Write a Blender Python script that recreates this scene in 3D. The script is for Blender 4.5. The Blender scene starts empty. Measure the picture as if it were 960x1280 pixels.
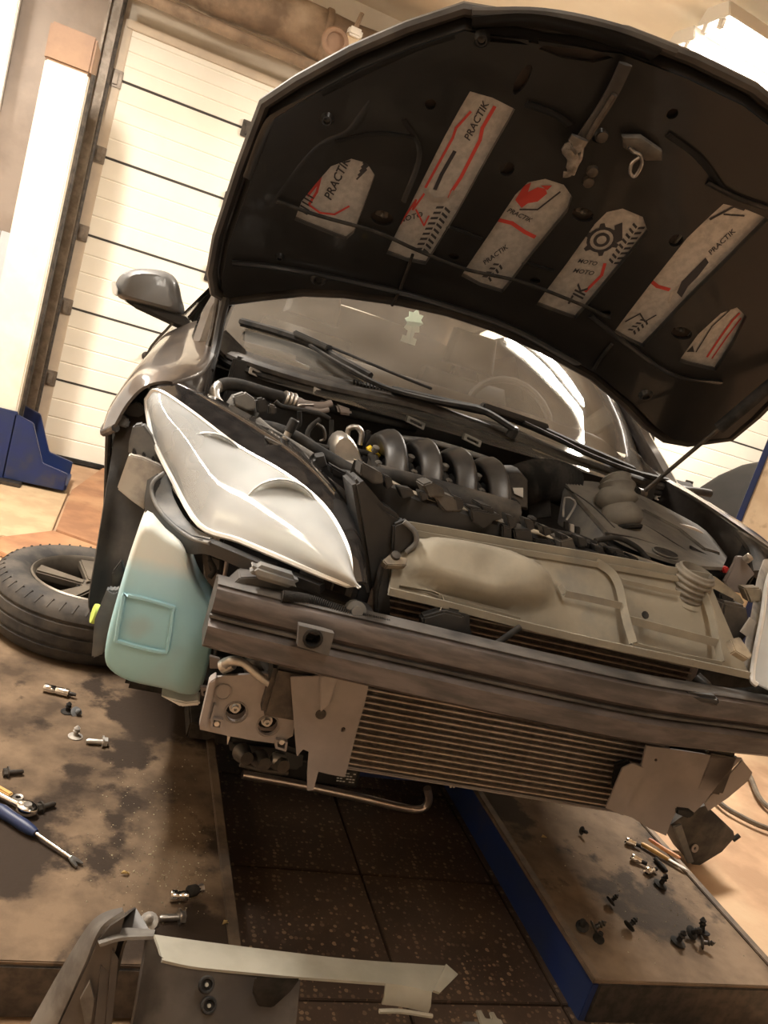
import bpy, bmesh, math, random
from mathutils import Vector, Matrix, Euler
from mathutils.geometry import tessellate_polygon
random.seed(7)
rad = math.radians
scene = bpy.context.scene
COL = scene.collection

# ------------------------------------------------------------------ camera
F_PX, PITCH, ROLL, YAW = 1000.0, rad(11), rad(17.3), rad(19.5)
CAM = Vector((0, 0, 1.32))
_fw = Vector((math.sin(YAW)*math.cos(PITCH), math.cos(YAW)*math.cos(PITCH), -math.sin(PITCH)))
_rt = Vector((math.cos(YAW), -math.sin(YAW), 0))
_up = _rt.cross(_fw)
CR = _rt*math.cos(ROLL) + _up*math.sin(ROLL)
CU = -_rt*math.sin(ROLL) + _up*math.cos(ROLL)
cd = bpy.data.cameras.new('camera')
cam = bpy.data.objects.new('camera', cd)
COL.objects.link(cam)
cd.sensor_fit = 'VERTICAL'
cd.sensor_height = 36.0
cd.lens = F_PX/1280*36.0
cd.clip_start = 0.02
m = Matrix((CR, CU, -_fw)).transposed().to_4x4()
m.translation = CAM
cam.matrix_world = m
scene.camera = cam

# ------------------------------------------------------------------ world + view
w = bpy.data.worlds.new('world')
scene.world = w
w.use_nodes = True
bg = w.node_tree.nodes['Background']
bg.inputs[0].default_value = (1.0, 0.86, 0.7, 1)
bg.inputs[1].default_value = 0.06
scene.view_settings.view_transform = 'Standard'
scene.view_settings.look = 'None'
scene.view_settings.gamma = 1
scene.view_settings.use_curve_mapping = False
scene.view_settings.exposure = 0.5

# lamp fixtures (the tubes themselves are built further down): x, y, z, rotation, length, watts
LAMPS = [(2.90, 3.74, 3.20, 0.10, 1.5, 105), (2.95, 4.06, 3.20, 0.10, 1.5, 105), (-1.05, 2.75, 3.20, 1.3, 1.5, 160),
         (0.3, 0.2, 3.20, 1.2, 1.5, 15)]  # last one is out of view, added to light the front
for lx, ly, lz, lr, ll, lw in LAMPS:
    ld = bpy.data.lights.new('tube_light', 'AREA')
    ld.shape = 'RECTANGLE'; ld.size = ll; ld.size_y = 0.16
    ld.energy = lw; ld.color = (1.0, 0.915, 0.81)
    lo = bpy.data.objects.new('tube_light', ld)
    lo.location = (lx, ly, lz-0.075); lo.rotation_euler = (0, 0, lr)
    COL.objects.link(lo)

# ------------------------------------------------------------------ measuring helpers
def ray(x, y):
    return _fw + CR*((x-480)/F_PX) - CU*((y-640)/F_PX)
def on(x, y, v, ax=2):
    """world point seen at (x, y) of the photograph on the plane axis = v"""
    d = ray(x, y); t = (v-CAM[ax])/d[ax]
    return CAM + d*t
CAR_LOC = Vector((0.872, 1.9, 0.25)); CAR_YAW = -0.068; CAR_PITCH = -0.05
CARM = Matrix.Translation(CAR_LOC) @ Matrix.Rotation(CAR_YAW, 4, 'Z') @ Matrix.Rotation(CAR_PITCH, 4, 'X')
CARI = CARM.inverted()
CO = CARI @ CAM
def cat(x, y, v, ax=1):
    d = CARI.to_3x3() @ ray(x, y); t = (v-CO[ax])/d[ax]
    return CO + d*t
def T(pts, v=None, ax=1):
    return [cat(p[0], p[1], p[2] if v is None else v, ax) for p in pts]
TH = rad(47); YH, ZH = .31, 1.03
HW = Vector((0, -math.cos(TH), math.sin(TH))); HN = Vector((0, math.sin(TH), math.cos(TH)))
HC = 0.045
def crown(u, w): return -0.045*((u-HC)/.8)**2 - 0.03*max(0, w-.7)**2/.12
def hp(u, w, n=0):
    return Vector((u, YH, ZH)) + HW*w + HN*(n+crown(u, w))
def hat(x, y, n=0):
    """hood-plane coordinates seen at a pixel"""
    d = CARI.to_3x3() @ ray(x, y); p0 = Vector((0, YH, ZH)); off = n
    for _ in range(4):
        t = ((p0-CO).dot(HN)+off)/d.dot(HN); P = CO+d*t
        u, w_ = P.x, (P-p0).dot(HW); off = n+crown(u, w_)
    return u, w_

def crv(pts, n=6, closed=False):
    """Catmull-Rom through points"""
    P = [Vector(p) for p in pts]; N = len(P); out = []
    segs = N if closed else N-1
    for i in range(segs):
        p1, p2 = P[i], P[(i+1) % N]
        p0 = P[(i-1) % N] if (closed or i > 0) else p1*2-p2
        p3 = P[(i+2) % N] if (closed or i+2 < N) else p2*2-p1
        for k in range(n):
            t = k/n
            out.append(.5*((2*p1)+(p2-p0)*t+(2*p0-5*p1+4*p2-p3)*t*t+(3*p1-p0-3*p2+p3)*t**3))
    if not closed: out.append(P[-1])
    return out
def crv_grid(rows, nu=4, nv=4):
    r1 = [crv(r, nu) for r in rows]
    cols = [crv([r[j] for r in r1], nv) for j in range(len(r1[0]))]
    return [[cols[j][i] for j in range(len(cols))] for i in range(len(cols[0]))]

# ------------------------------------------------------------------ mesh builder
class MB:
    def __init__(s): s.v = []; s.f = []; s.m = []
    def add(s, vs, fs, m=0):
        b = len(s.v); s.v += [tuple(v) for v in vs]
        s.f += [tuple(b+i for i in f) for f in fs]; s.m += [m]*len(fs); return s
    def box(s, c, size, rot=None, m=0):
        R = rot.to_matrix() if isinstance(rot, Euler) else (rot or Matrix.Identity(3))
        c = Vector(c); h = [x/2 for x in size]
        vs = [c+R @ Vector((sx*h[0], sy*h[1], sz*h[2])) for sx in (-1, 1) for sy in (-1, 1) for sz in (-1, 1)]
        return s.add(vs, [(0,1,3,2),(4,6,7,5),(0,4,5,1),(2,3,7,6),(0,2,6,4),(1,5,7,3)], m)
    def bar(s, a, b, wd, ht, upv=(0,0,1), m=0):
        a, b = Vector(a), Vector(b); d = (b-a); L = d.length; d = d/L
        sx = d.cross(Vector(upv))
        if sx.length < 1e-5: sx = d.cross(Vector((1,0,0)))
        sx.normalize(); uz = sx.cross(d)
        R = Matrix((sx, d, uz)).transposed()
        return s.box((a+b)/2, (wd, L, ht), R, m)
    def tube(s, pts, r, n=8, m=0, closed=False, caps=True, sq=None, pw=1):
        P = [Vector(p) for p in pts]; N = len(P)
        rs = r if isinstance(r, (list, tuple)) else [r]*N
        if len(rs) != N:
            rs = [rs[0]+(rs[-1]-rs[0])*i/(N-1) for i in range(N)] if len(rs) == 2 else [rs[min(len(rs)-1, int(i/(N-1)*(len(rs)-1)+.5))] for i in range(N)]
        ref = None; vs = []
        for i in range(N):
            if closed: t = P[(i+1) % N]-P[i-1]
            else: t = P[min(i+1, N-1)]-P[max(i-1, 0)]
            if t.length < 1e-9: t = Vector((0,0,1))
            t.normalize()
            if ref is None:
                ref = t.orthogonal().normalized()
                if abs(t.z) < .9: ref = (Vector((0,0,1))-t*t.z).normalized()
            ref = (ref-t*ref.dot(t))
            if ref.length < 1e-6: ref = t.orthogonal()
            ref.normalize(); bi = t.cross(ref)
            for k in range(n):
                a = 2*math.pi*k/n + (math.pi/n if n == 4 else 0)
                ca, sa = math.cos(a), math.sin(a)
                if pw != 1: ca, sa = math.copysign(abs(ca)**pw, ca), math.copysign(abs(sa)**pw, sa)
                fx, fy = sq if sq else (1, 1)
                vs.append(P[i]+ref*(ca*rs[i]*fx)+bi*(sa*rs[i]*fy))
        fs = []
        for i in range(N if closed else N-1):
            j = (i+1) % N
            for k in range(n):
                l = (k+1) % n; fs.append((i*n+k, i*n+l, j*n+l, j*n+k))
        if caps and not closed:
            fs.append(tuple(range(n))[::-1]); fs.append(tuple((N-1)*n+k for k in range(n)))
        return s.add(vs, fs, m)
    def lathe(s, prof, o, axis=(0,0,1), n=16, m=0, caps=True):
        o = Vector(o); ax = Vector(axis).normalized(); e1 = ax.orthogonal().normalized(); e2 = ax.cross(e1)
        vs = []
        for r, h in prof:
            for k in range(n):
                a = 2*math.pi*k/n
                vs.append(o+ax*h+(e1*math.cos(a)+e2*math.sin(a))*r)
        fs = []
        for i in range(len(prof)-1):
            for k in range(n):
                l = (k+1) % n; fs.append((i*n+k, i*n+l, (i+1)*n+l, (i+1)*n+k))
        if caps:
            fs.append(tuple(range(n))[::-1]); fs.append(tuple((len(prof)-1)*n+k for k in range(n)))
        return s.add(vs, fs, m)
    def plate(s, outer, vec, holes=(), m=0, ms=None):
        """flat outline (3D) with holes, given thickness by vec"""
        vec = Vector(vec); loops = [[Vector(p) for p in outer]]+[[Vector(p) for p in h] for h in holes]
        tri = tessellate_polygon(loops); flat = [p for l in loops for p in l]; N = len(flat)
        fs = [tuple(t) for t in tri]+[tuple(i+N for i in t[::-1]) for t in tri]
        s.add(flat+[p+vec for p in flat], fs, m)
        sf = []; b = 0
        for l in loops:
            L = len(l); sf += [(b+i, b+(i+1) % L, N+b+(i+1) % L, N+b+i) for i in range(L)]; b += L
        return s.add(flat+[p+vec for p in flat], sf, m if ms is None else ms)
    def sheet(s, rows, th=0.0, m=0, cu=False):
        """grid surface with thickness th along its normals"""
        nr, nc = len(rows), len(rows[0]); P = [Vector(p) for r in rows for p in r]
        q = [(i*nc+j, i*nc+(j+1) % nc, (i+1)*nc+(j+1) % nc, (i+1)*nc+j) for i in range(nr-1) for j in range(nc if cu else nc-1)]
        if not th: return s.add(P, q, m)
        nor = [Vector((0,0,0)) for _ in P]
        for f in q:
            n = (P[f[2]]-P[f[0]]).cross(P[f[3]]-P[f[1]])
            if n.length > 1e-12:
                for i in f: nor[i] += n.normalized()
        N = len(P)
        Q = [p+(n.normalized()*th if n.length > 1e-9 else n) for p, n in zip(P, nor)]
        fs = [f[::-1] for f in q]+[tuple(i+N for i in f) for f in q]
        edge = []
        for j in range(nc if cu else nc-1):
            k = (j+1) % nc; edge += [(j, k), ((nr-1)*nc+k, (nr-1)*nc+j)]
        if not cu:
            for i in range(nr-1): edge += [((i+1)*nc, i*nc), (i*nc+nc-1, (i+1)*nc+nc-1)]
        fs += [(a, b, b+N, a+N) for a, b in edge]
        return s.add(P+Q, fs, m)
    def puff(s, poly, vec, lv=((0,.8),(.08,.93),(.25,1),(.75,1),(.92,.93),(1,.8)), m=0):
        """outline swept along vec with rounded ends: pairs (distance, scale)"""
        P = [Vector(p) for p in poly]; c = sum(P, Vector())/len(P); vec = Vector(vec); n = len(P)
        vs = [c+(p-c)*k+vec*t for t, k in lv for p in P]
        fs = [(i*n+k, i*n+(k+1) % n, (i+1)*n+(k+1) % n, (i+1)*n+k) for i in range(len(lv)-1) for k in range(n)]
        fs += [tuple(range(n))[::-1], tuple((len(lv)-1)*n+k for k in range(n))]
        return s.add(vs, fs, m)
    def build(s, name, mats, parent=None, bevel=0, ang=38, seg=2, weld=True):
        me = bpy.data.meshes.new(name)
        me.from_pydata(s.v, [], s.f)
        if not isinstance(mats, (list, tuple)): mats = [mats]
        for x in mats: me.materials.append(M[x])
        me.polygons.foreach_set('material_index', s.m)
        bm = bmesh.new(); bm.from_mesh(me)
        if weld: bmesh.ops.remove_doubles(bm, verts=bm.verts, dist=1e-5)
        bmesh.ops.recalc_face_normals(bm, faces=bm.faces)
        if bevel:
            es = [e for e in bm.edges if len(e.link_faces) == 2 and e.calc_face_angle(0) > rad(30)]
            bmesh.ops.bevel(bm, geom=es, offset=bevel, segments=seg, affect='EDGES', clamp_overlap=True)
        bm.to_mesh(me); bm.free()
        me.shade_smooth(); me.set_sharp_from_angle(angle=rad(ang))
        o = bpy.data.objects.new(name, me); COL.objects.link(o)
        if parent: o.parent = parent
        return o
def tag(o, label=None, cat_=None, group=None, kind=None):
    if label: o['label'] = label
    if cat_: o['category'] = cat_
    if group: o['group'] = group
    if kind: o['kind'] = kind
    return o
def empty(name, loc=(0,0,0), rz=0):
    o = bpy.data.objects.new(name, None); COL.objects.link(o)
    o.location = loc; o.rotation_euler = (0, 0, rz); o.empty_display_size = .1
    return o
def copy_tree(o, parent=None):
    c = o.copy(); COL.objects.link(c); c.parent = parent
    for ch in list(o.children): copy_tree(ch, c)
    return c
def struct(o): o['kind'] = 'structure'; return o

# ------------------------------------------------------------------ materials
M = {}
def mat(key, c1, c2=None, rough=.5, metal=0, scale=8, detail=6, bump=0, bscale=None, coat=0, trans=0, lo=.4, hi=.6, ior=1.45, c3=None, scale3=2, lo3=.5, hi3=.7, rr=None, spec=.5, stretch=None):
    mt = bpy.data.materials.new(key); mt.use_nodes = True; nt = mt.node_tree; N = nt.nodes; L = nt.links
    b = N['Principled BSDF']
    b.inputs['Roughness'].default_value = rough; b.inputs['Metallic'].default_value = metal
    b.inputs['Coat Weight'].default_value = coat; b.inputs['Coat Roughness'].default_value = .06
    b.inputs['Transmission Weight'].default_value = trans; b.inputs['IOR'].default_value = ior
    b.inputs['Specular IOR Level'].default_value = spec
    b.inputs['Base Color'].default_value = (*c1, 1)
    tc = N.new('ShaderNodeTexCoord')
    vec = tc.outputs['Object']
    if stretch:
        mp = N.new('ShaderNodeMapping'); mp.inputs['Scale'].default_value = stretch
        L.new(vec, mp.inputs['Vector']); vec = mp.outputs[0]
    def noise(sc, l, h, dt=detail):
        n = N.new('ShaderNodeTexNoise'); n.inputs['Scale'].default_value = sc; n.inputs['Detail'].default_value = dt
        n.inputs['Roughness'].default_value = .6
        L.new(vec, n.inputs['Vector'])
        r = N.new('ShaderNodeValToRGB'); r.color_ramp.elements[0].position = l; r.color_ramp.elements[1].position = h
        L.new(n.outputs[0], r.inputs[0]); return n, r
    cur = None
    if c2:
        n, r = noise(scale, lo, hi)
        r.color_ramp.elements[0].color = (*c1, 1); r.color_ramp.elements[1].color = (*c2, 1)
        cur = r.outputs[0]
        if rr:
            mr = N.new('ShaderNodeMapRange'); mr.inputs[1].default_value = lo; mr.inputs[2].default_value = hi
            mr.inputs[3].default_value = rr[0]; mr.inputs[4].default_value = rr[1]
            L.new(n.outputs[0], mr.inputs[0]); L.new(mr.outputs[0], b.inputs['Roughness'])
    if c3:
        n3, r3 = noise(scale3, lo3, hi3)
        mx = N.new('ShaderNodeMix'); mx.data_type = 'RGBA'
        L.new(r3.outputs[0], mx.inputs['Factor']); mx.inputs['B'].default_value = (*c3, 1)
        if cur: L.new(cur, mx.inputs['A'])
        else: mx.inputs['A'].default_value = (*c1, 1)
        cur = mx.outputs['Result']
    if cur: L.new(cur, b.inputs['Base Color'])
    if bump:
        n, r = noise(bscale or scale*4, 0, 1)
        bp = N.new('ShaderNodeBump'); bp.inputs['Strength'].default_value = bump; bp.inputs['Distance'].default_value = .004
        L.new(n.outputs[0], bp.inputs['Height']); L.new(bp.outputs[0], b.inputs['Normal'])
    M[key] = mt; return mt
def emit(key, c, s):
    mt = bpy.data.materials.new(key); mt.use_nodes = True
    b = mt.node_tree.nodes['Principled BSDF']; b.inputs['Base Color'].default_value = (*c, 1)
    b.inputs['Emission Color'].default_value = (*c, 1); b.inputs['Emission Strength'].default_value = s
    M[key] = mt
def glass(key, tint=(.9,.92,.9), haze=0.0, hz=(.8,.8,.8), ior=1.5):
    mt = bpy.data.materials.new(key); mt.use_nodes = True; nt = mt.node_tree; N = nt.nodes; L = nt.links
    N.remove(N['Principled BSDF']); out = N['Material Output']
    tr = N.new('ShaderNodeBsdfTransparent'); tr.inputs[0].default_value = (*tint, 1)
    gl = N.new('ShaderNodeBsdfGlossy'); gl.inputs['Roughness'].default_value = .03
    fr = N.new('ShaderNodeFresnel'); fr.inputs[0].default_value = ior
    mx = N.new('ShaderNodeMixShader'); L.new(fr.outputs[0], mx.inputs[0]); L.new(tr.outputs[0], mx.inputs[1]); L.new(gl.outputs[0], mx.inputs[2])
    last = mx.outputs[0]
    if haze:
        df = N.new('ShaderNodeBsdfDiffuse'); df.inputs[0].default_value = (*hz, 1)
        tc = N.new('ShaderNodeTexCoord'); n = N.new('ShaderNodeTexNoise'); n.inputs['Scale'].default_value = 3; n.inputs['Detail'].default_value = 3
        L.new(tc.outputs['Object'], n.inputs['Vector'])
        mr = N.new('ShaderNodeMapRange'); mr.inputs[1].default_value = .35; mr.inputs[2].default_value = .7
        mr.inputs[3].default_value = haze*.45; mr.inputs[4].default_value = haze*1.35
        L.new(n.outputs[0], mr.inputs[0])
        m2 = N.new('ShaderNodeMixShader'); L.new(mr.outputs[0], m2.inputs[0]); L.new(last, m2.inputs[1]); L.new(df.outputs[0], m2.inputs[2]); last = m2.outputs[0]
    L.new(last, out.inputs[0]); M[key] = mt

mat('paint', (.030,.025,.022), (.040,.034,.030), rough=.28, metal=.55, scale=30, coat=1)
mat('paint_dark', (.006,.006,.006), (.010,.009,.009), rough=.5, scale=8, spec=.25)
mat('cowl', (.030,.027,.024), (.05,.044,.038), rough=.85, scale=12, spec=.25)
mat('paint_lit', (.10,.078,.060), (.05,.04,.034), rough=.35, metal=.5, scale=5, coat=.8)  # car paint with the door's warm brown reflection put into its colour
mat('hood_black', (.009,.009,.009), (.014,.0135,.013), rough=.36, scale=3, rr=(.30,.42), lo=.35, hi=.7, coat=.25, spec=.35)
mat('hood_edge', (.022,.02,.019), (.05,.045,.04), rough=.4, scale=9)
mat('hood_skin', (.10,.082,.070), (.055,.045,.04), rough=.6, scale=6)
mat('foil', (.50,.49,.47), (.40,.39,.38), rough=.42, metal=.55, scale=60, bump=.25, bscale=170)
mat('ink_red', (.42,.045,.035), rough=.5)
mat('ink_black', (.03,.03,.035), rough=.5)
mat('plastic_black', (.010,.010,.0105), (.020,.019,.018), rough=.45, scale=14, rr=(.38,.6))
mat('plastic_dusty', (.018,.017,.016), (.12,.102,.083), rough=.75, scale=7, lo=.42, hi=.72)
mat('plastic_grey', (.085,.09,.095), (.16,.155,.145), rough=.6, scale=9)
mat('bracket_dust', (.20,.19,.18), (.42,.39,.345), rough=.85, scale=9, lo=.4, hi=.55)
mat('rubber', (.010,.0095,.009), (.030,.027,.024), rough=.82, scale=20, bump=.1, spec=.25)
mat('seal', (.026,.024,.022), (.055,.049,.043), rough=.6, scale=18)
mat('dust_beige', (.235,.212,.165), (.175,.158,.124), rough=.9, scale=6, bump=.1, c3=(.11,.11,.105), scale3=4, lo3=.55, hi3=.72)
mat('dust_top', (.33,.28,.205), (.12,.105,.085), rough=.9, scale=10, bump=.15)
mat('engine_dusty', (.075,.070,.063), (.125,.115,.10), rough=.85, scale=9, c3=(.04,.037,.035), scale3=5)
mat('runner', (.030,.029,.029), (.055,.052,.05), rough=.38, scale=10)
mat('alu', (.55,.52,.48), (.38,.36,.33), rough=.4, metal=.85, scale=14, bump=.1)
mat('alu_pale', (.33,.292,.272), (.27,.24,.225), rough=.6, metal=.25, scale=9, c3=(.22,.19,.175), scale3=5, lo3=.58, hi3=.75)
mat('alu_warm', (.26,.228,.213), (.21,.184,.173), rough=.65, metal=.2, scale=7, c3=(.20,.17,.15), scale3=6, lo3=.58, hi3=.75)
mat('chrome', (.8,.78,.75), rough=.14, metal=1)
mat('steel', (.42,.40,.38), (.24,.22,.2), rough=.36, metal=.9, scale=40)
mat('steel_dark', (.05,.045,.04), (.09,.077,.065), rough=.5, metal=.7, scale=30)
mat('beam', (.060,.052,.049), (.115,.096,.089), rough=.42, metal=.35, scale=10, stretch=(1,1,6), c3=(.05,.043,.04), scale3=4)
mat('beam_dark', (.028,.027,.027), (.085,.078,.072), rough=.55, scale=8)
mat('cond_tube', (.36,.30,.245), (.27,.22,.18), rough=.55, metal=.35, scale=40)
mat('cond_fin', (.10,.078,.062), (.045,.035,.028), rough=.9, scale=80, bump=.9, bscale=160, lo=.35, hi=.65)
mat('reflector', (.88,.90,.91), (.50,.52,.53), rough=.2, metal=.75, scale=7, detail=9, lo=.42, hi=.62)
mat('lamp_white', (.85,.85,.82), rough=.35)
mat('amber', (.85,.30,.06), rough=.3)
mat('lamp_rim', (.62,.62,.60), (.75,.75,.73), rough=.3, metal=.3, scale=8)
glass('lens', haze=.30, hz=(.82,.84,.85))
glass('windshield', tint=(.84,.85,.82), haze=.07, hz=(.8,.72,.62), ior=1.8)
glass('side_glass', tint=(.25,.26,.26))
mat('interior', (.03,.028,.027), (.05,.045,.042), rough=.8, scale=12)
mat('freshener', (.70,.85,.72), (.8,.92,.8), rough=.8, scale=20)
mat('yellow', (.85,.60,.03), rough=.45)
mat('white_plastic', (.75,.74,.70), (.6,.58,.54), rough=.55, scale=12)
mat('red_plastic', (.5,.03,.025), rough=.45)
mat('wood_red', (.40,.12,.06), (.55,.3,.16), rough=.5, scale=20)
mat('orange_handle', (.62,.38,.14), (.5,.3,.1), rough=.5, scale=20)
mat('blue_handle', (.016,.026,.075), (.02,.034,.09), rough=.45, scale=20)
mat('lime', (.45,.6,.12), rough=.5)
mat('tyre', (.028,.026,.025), (.075,.064,.053), rough=.8, scale=9, bump=.15, bscale=60)
mat('rim', (.17,.145,.115), (.11,.093,.075), rough=.45, metal=.5, scale=7)
mat('blue_paint', (.010,.023,.100), (.014,.026,.08), rough=.45, scale=8, c3=(.06,.05,.05), scale3=4, lo3=.6, hi3=.8)
mat('column_white', (.80,.74,.62), (.74,.66,.52), rough=.6, scale=5, c3=(.45,.33,.2), scale3=7, lo3=.66, hi3=.8)
mat('column_cream', (.66,.54,.38), (.58,.45,.30), rough=.65, scale=8, c3=(.30,.20,.12), scale3=9, lo3=.62, hi3=.78)
mat('cap_brown', (.30,.19,.12), (.24,.15,.1), rough=.7, scale=6)
mat('door_panel', (.78,.735,.63), (.82,.775,.67), rough=.5, scale=3, bump=.02, bscale=120)
mat('door_edge', (.60,.50,.38), (.52,.43,.33), rough=.55, scale=6)
mat('door_seam', (.05,.045,.04), rough=.8)
mat('track', (.27,.23,.19), (.17,.14,.11), rough=.5, metal=.5, scale=15)
mat('wall_plaster', (.30,.25,.21), (.235,.195,.165), rough=.9, scale=3, bump=.2, bscale=30, c3=(.24,.19,.15), scale3=1.2)
mat('wall_light', (.70,.63,.52), (.62,.55,.45), rough=.9, scale=3, bump=.15, bscale=25)
mat('tile', (.52,.55,.58), (.48,.51,.54), rough=.25, scale=4)
mat('grout', (.42,.40,.37), rough=.9)
mat('ceiling', (.74,.65,.52), (.66,.58,.46), rough=.95, scale=1.5, bump=.02, bscale=10)
mat('duct', (.30,.215,.145), (.16,.112,.075), rough=.75, scale=4, c3=(.42,.33,.24), scale3=3, lo3=.55, hi3=.75)
mat('floor', (.50,.325,.20), (.38,.24,.145), rough=.85, scale=4, bump=.3, bscale=40, c3=(.56,.42,.27), scale3=1.1)
mat('board', (.42,.215,.11), (.30,.15,.08), rough=.8, scale=5, bump=.2, bscale=40, c3=(.5,.30,.16), scale3=2)
mat('concrete_tan', (.56,.41,.25), (.46,.33,.20), rough=.85, scale=6, bump=.25, bscale=40)
mat('platform', (.165,.114,.072), (.062,.042,.027), rough=.8, spec=.22, scale=6, detail=15, bump=.35, bscale=70, c3=(.030,.020,.0135), scale3=3.4, lo3=.515, hi3=.565, lo=.38, hi=.62)
mat('platform_pale', (.20,.142,.094), (.10,.07,.046), rough=.8, spec=.22, scale=6, detail=14, bump=.3, bscale=60, c3=(.05,.038,.029), scale3=4, lo3=.54, hi3=.60, lo=.38, hi=.64)
mat('platform_edge', (.17,.12,.08), (.08,.06,.045), rough=.6, metal=.3, scale=12)
mat('crumb', (.42,.37,.25), (.16,.13,.09), rough=.9, scale=60)
mat('leaf', (.40,.29,.12), (.30,.2,.08), rough=.8, scale=40)
mat('bumper_in', (.035,.030,.027), (.07,.06,.052), rough=.5, scale=6, c3=(.025,.022,.02), scale3=5, lo3=.55, hi3=.65)
mat('bumper_lip', (.31,.295,.245), (.26,.25,.205), rough=.6, scale=9, c3=(.25,.24,.21), scale3=9, lo3=.6, hi3=.7)
mat('bumper_dirty', (.15,.14,.125), (.07,.062,.055), rough=.65, scale=11)
mat('fixture', (.75,.72,.66), rough=.5)
emit('tube_glow', (1.0,.93,.82), 30)
def terrazzo():
    mt = mat('terrazzo', (.068,.044,.030), (.045,.029,.02), rough=.55, scale=3)
    nt = mt.node_tree; N = nt.nodes; L = nt.links; b = N['Principled BSDF']
    base = b.inputs['Base Color'].links[0].from_socket
    tc = N.new('ShaderNodeTexCoord'); v = N.new('ShaderNodeTexVoronoi'); v.voronoi_dimensions = '2D'; v.inputs['Scale'].default_value = 70; v.inputs['Randomness'].default_value = 1.0
    L.new(tc.outputs['Object'], v.inputs['Vector'])
    sp = N.new('ShaderNodeSeparateColor'); L.new(v.outputs['Color'], sp.inputs[0])
    th = N.new('ShaderNodeMath'); th.operation = 'MULTIPLY'; th.inputs[1].default_value = .42; L.new(sp.outputs[1], th.inputs[0])
    lt = N.new('ShaderNodeMath'); lt.operation = 'LESS_THAN'; L.new(v.outputs['Distance'], lt.inputs[0]); L.new(th.outputs[0], lt.inputs[1])
    gt = N.new('ShaderNodeMath'); gt.operation = 'MULTIPLY'; L.new(sp.outputs[0], gt.inputs[0]); L.new(sp.outputs[0], gt.inputs[1])
    mu = N.new('ShaderNodeMath'); mu.operation = 'MULTIPLY'; L.new(lt.outputs[0], mu.inputs[0]); L.new(gt.outputs[0], mu.inputs[1])
    mx = N.new('ShaderNodeMix'); mx.data_type = 'RGBA'; L.new(mu.outputs[0], mx.inputs['Factor'])
    L.new(base, mx.inputs['A']); mx.inputs['B'].default_value = (.24,.165,.10,1); L.new(mx.outputs['Result'], b.inputs['Base Color'])
terrazzo()
def tank_mat():
    mt = mat('tank', (.62,.66,.62), rough=.5)
    nt = mt.node_tree; N = nt.nodes; L = nt.links; b = N['Principled BSDF']
    tc = N.new('ShaderNodeTexCoord'); sx = N.new('ShaderNodeSeparateXYZ'); L.new(tc.outputs['Object'], sx.inputs[0])
    n = N.new('ShaderNodeTexNoise'); n.inputs['Scale'].default_value = 9; n.inputs['Detail'].default_value = 5; L.new(tc.outputs['Object'], n.inputs['Vector'])
    ad = N.new('ShaderNodeMath'); ad.operation = 'MULTIPLY_ADD'; ad.inputs[1].default_value = .05; L.new(n.outputs[0], ad.inputs[0]); L.new(sx.outputs['Z'], ad.inputs[2])
    r = N.new('ShaderNodeValToRGB'); mr = N.new('ShaderNodeMapRange'); mr.inputs[1].default_value = .28; mr.inputs[2].default_value = .66
    L.new(ad.outputs[0], mr.inputs[0]); L.new(mr.outputs[0], r.inputs[0])
    e = r.color_ramp.elements; e[0].position = 0; e[0].color = (.16,.27,.28,1); e[1].position = 1; e[1].color = (.60,.63,.59,1)
    for p, c in ((.22,(.28,.49,.53,1)), (.55,(.30,.54,.62,1)), (.70,(.38,.60,.68,1)), (.78,(.60,.64,.61,1))):
        k = e.new(p); k.color = c
    n2 = N.new('ShaderNodeTexNoise'); n2.inputs['Scale'].default_value = 5; L.new(tc.outputs['Object'], n2.inputs['Vector'])
    r2 = N.new('ShaderNodeValToRGB'); r2.color_ramp.elements[0].position = .54; r2.color_ramp.elements[1].position = .60; L.new(n2.outputs[0], r2.inputs[0])
    ms = N.new('ShaderNodeMath'); ms.operation = 'MULTIPLY'; ms.inputs[1].default_value = .5; L.new(r2.outputs[0], ms.inputs[0])
    mx = N.new('ShaderNodeMix'); mx.data_type = 'RGBA'; L.new(ms.outputs[0], mx.inputs['Factor']); L.new(r.outputs[0], mx.inputs['A']); mx.inputs['B'].default_value = (.30,.36,.37,1)
    L.new(mx.outputs['Result'], b.inputs['Base Color'])
    b.inputs['Subsurface Weight'].default_value = .25; b.inputs['Subsurface Radius'].default_value = (.02,.03,.03)
tank_mat()
# ================================================================== the room
FX0, FX1, FY0, FY1, CEIL = -2.4, 7.2, -2.6, 5.75, 3.35
DY = 5.61
fl = struct(MB().box(((FX0+FX1)/2, (FY0+FY1)/2, -.06), (FX1-FX0+.4, FY1-FY0+.4, .1)).build('floor', 'floor'))
struct(MB().box(((FX0+FX1)/2, (FY0+FY1)/2, CEIL+.05), (FX1-FX0+.4, FY1-FY0+.4, .1)).build('ceiling', 'ceiling'))
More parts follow.
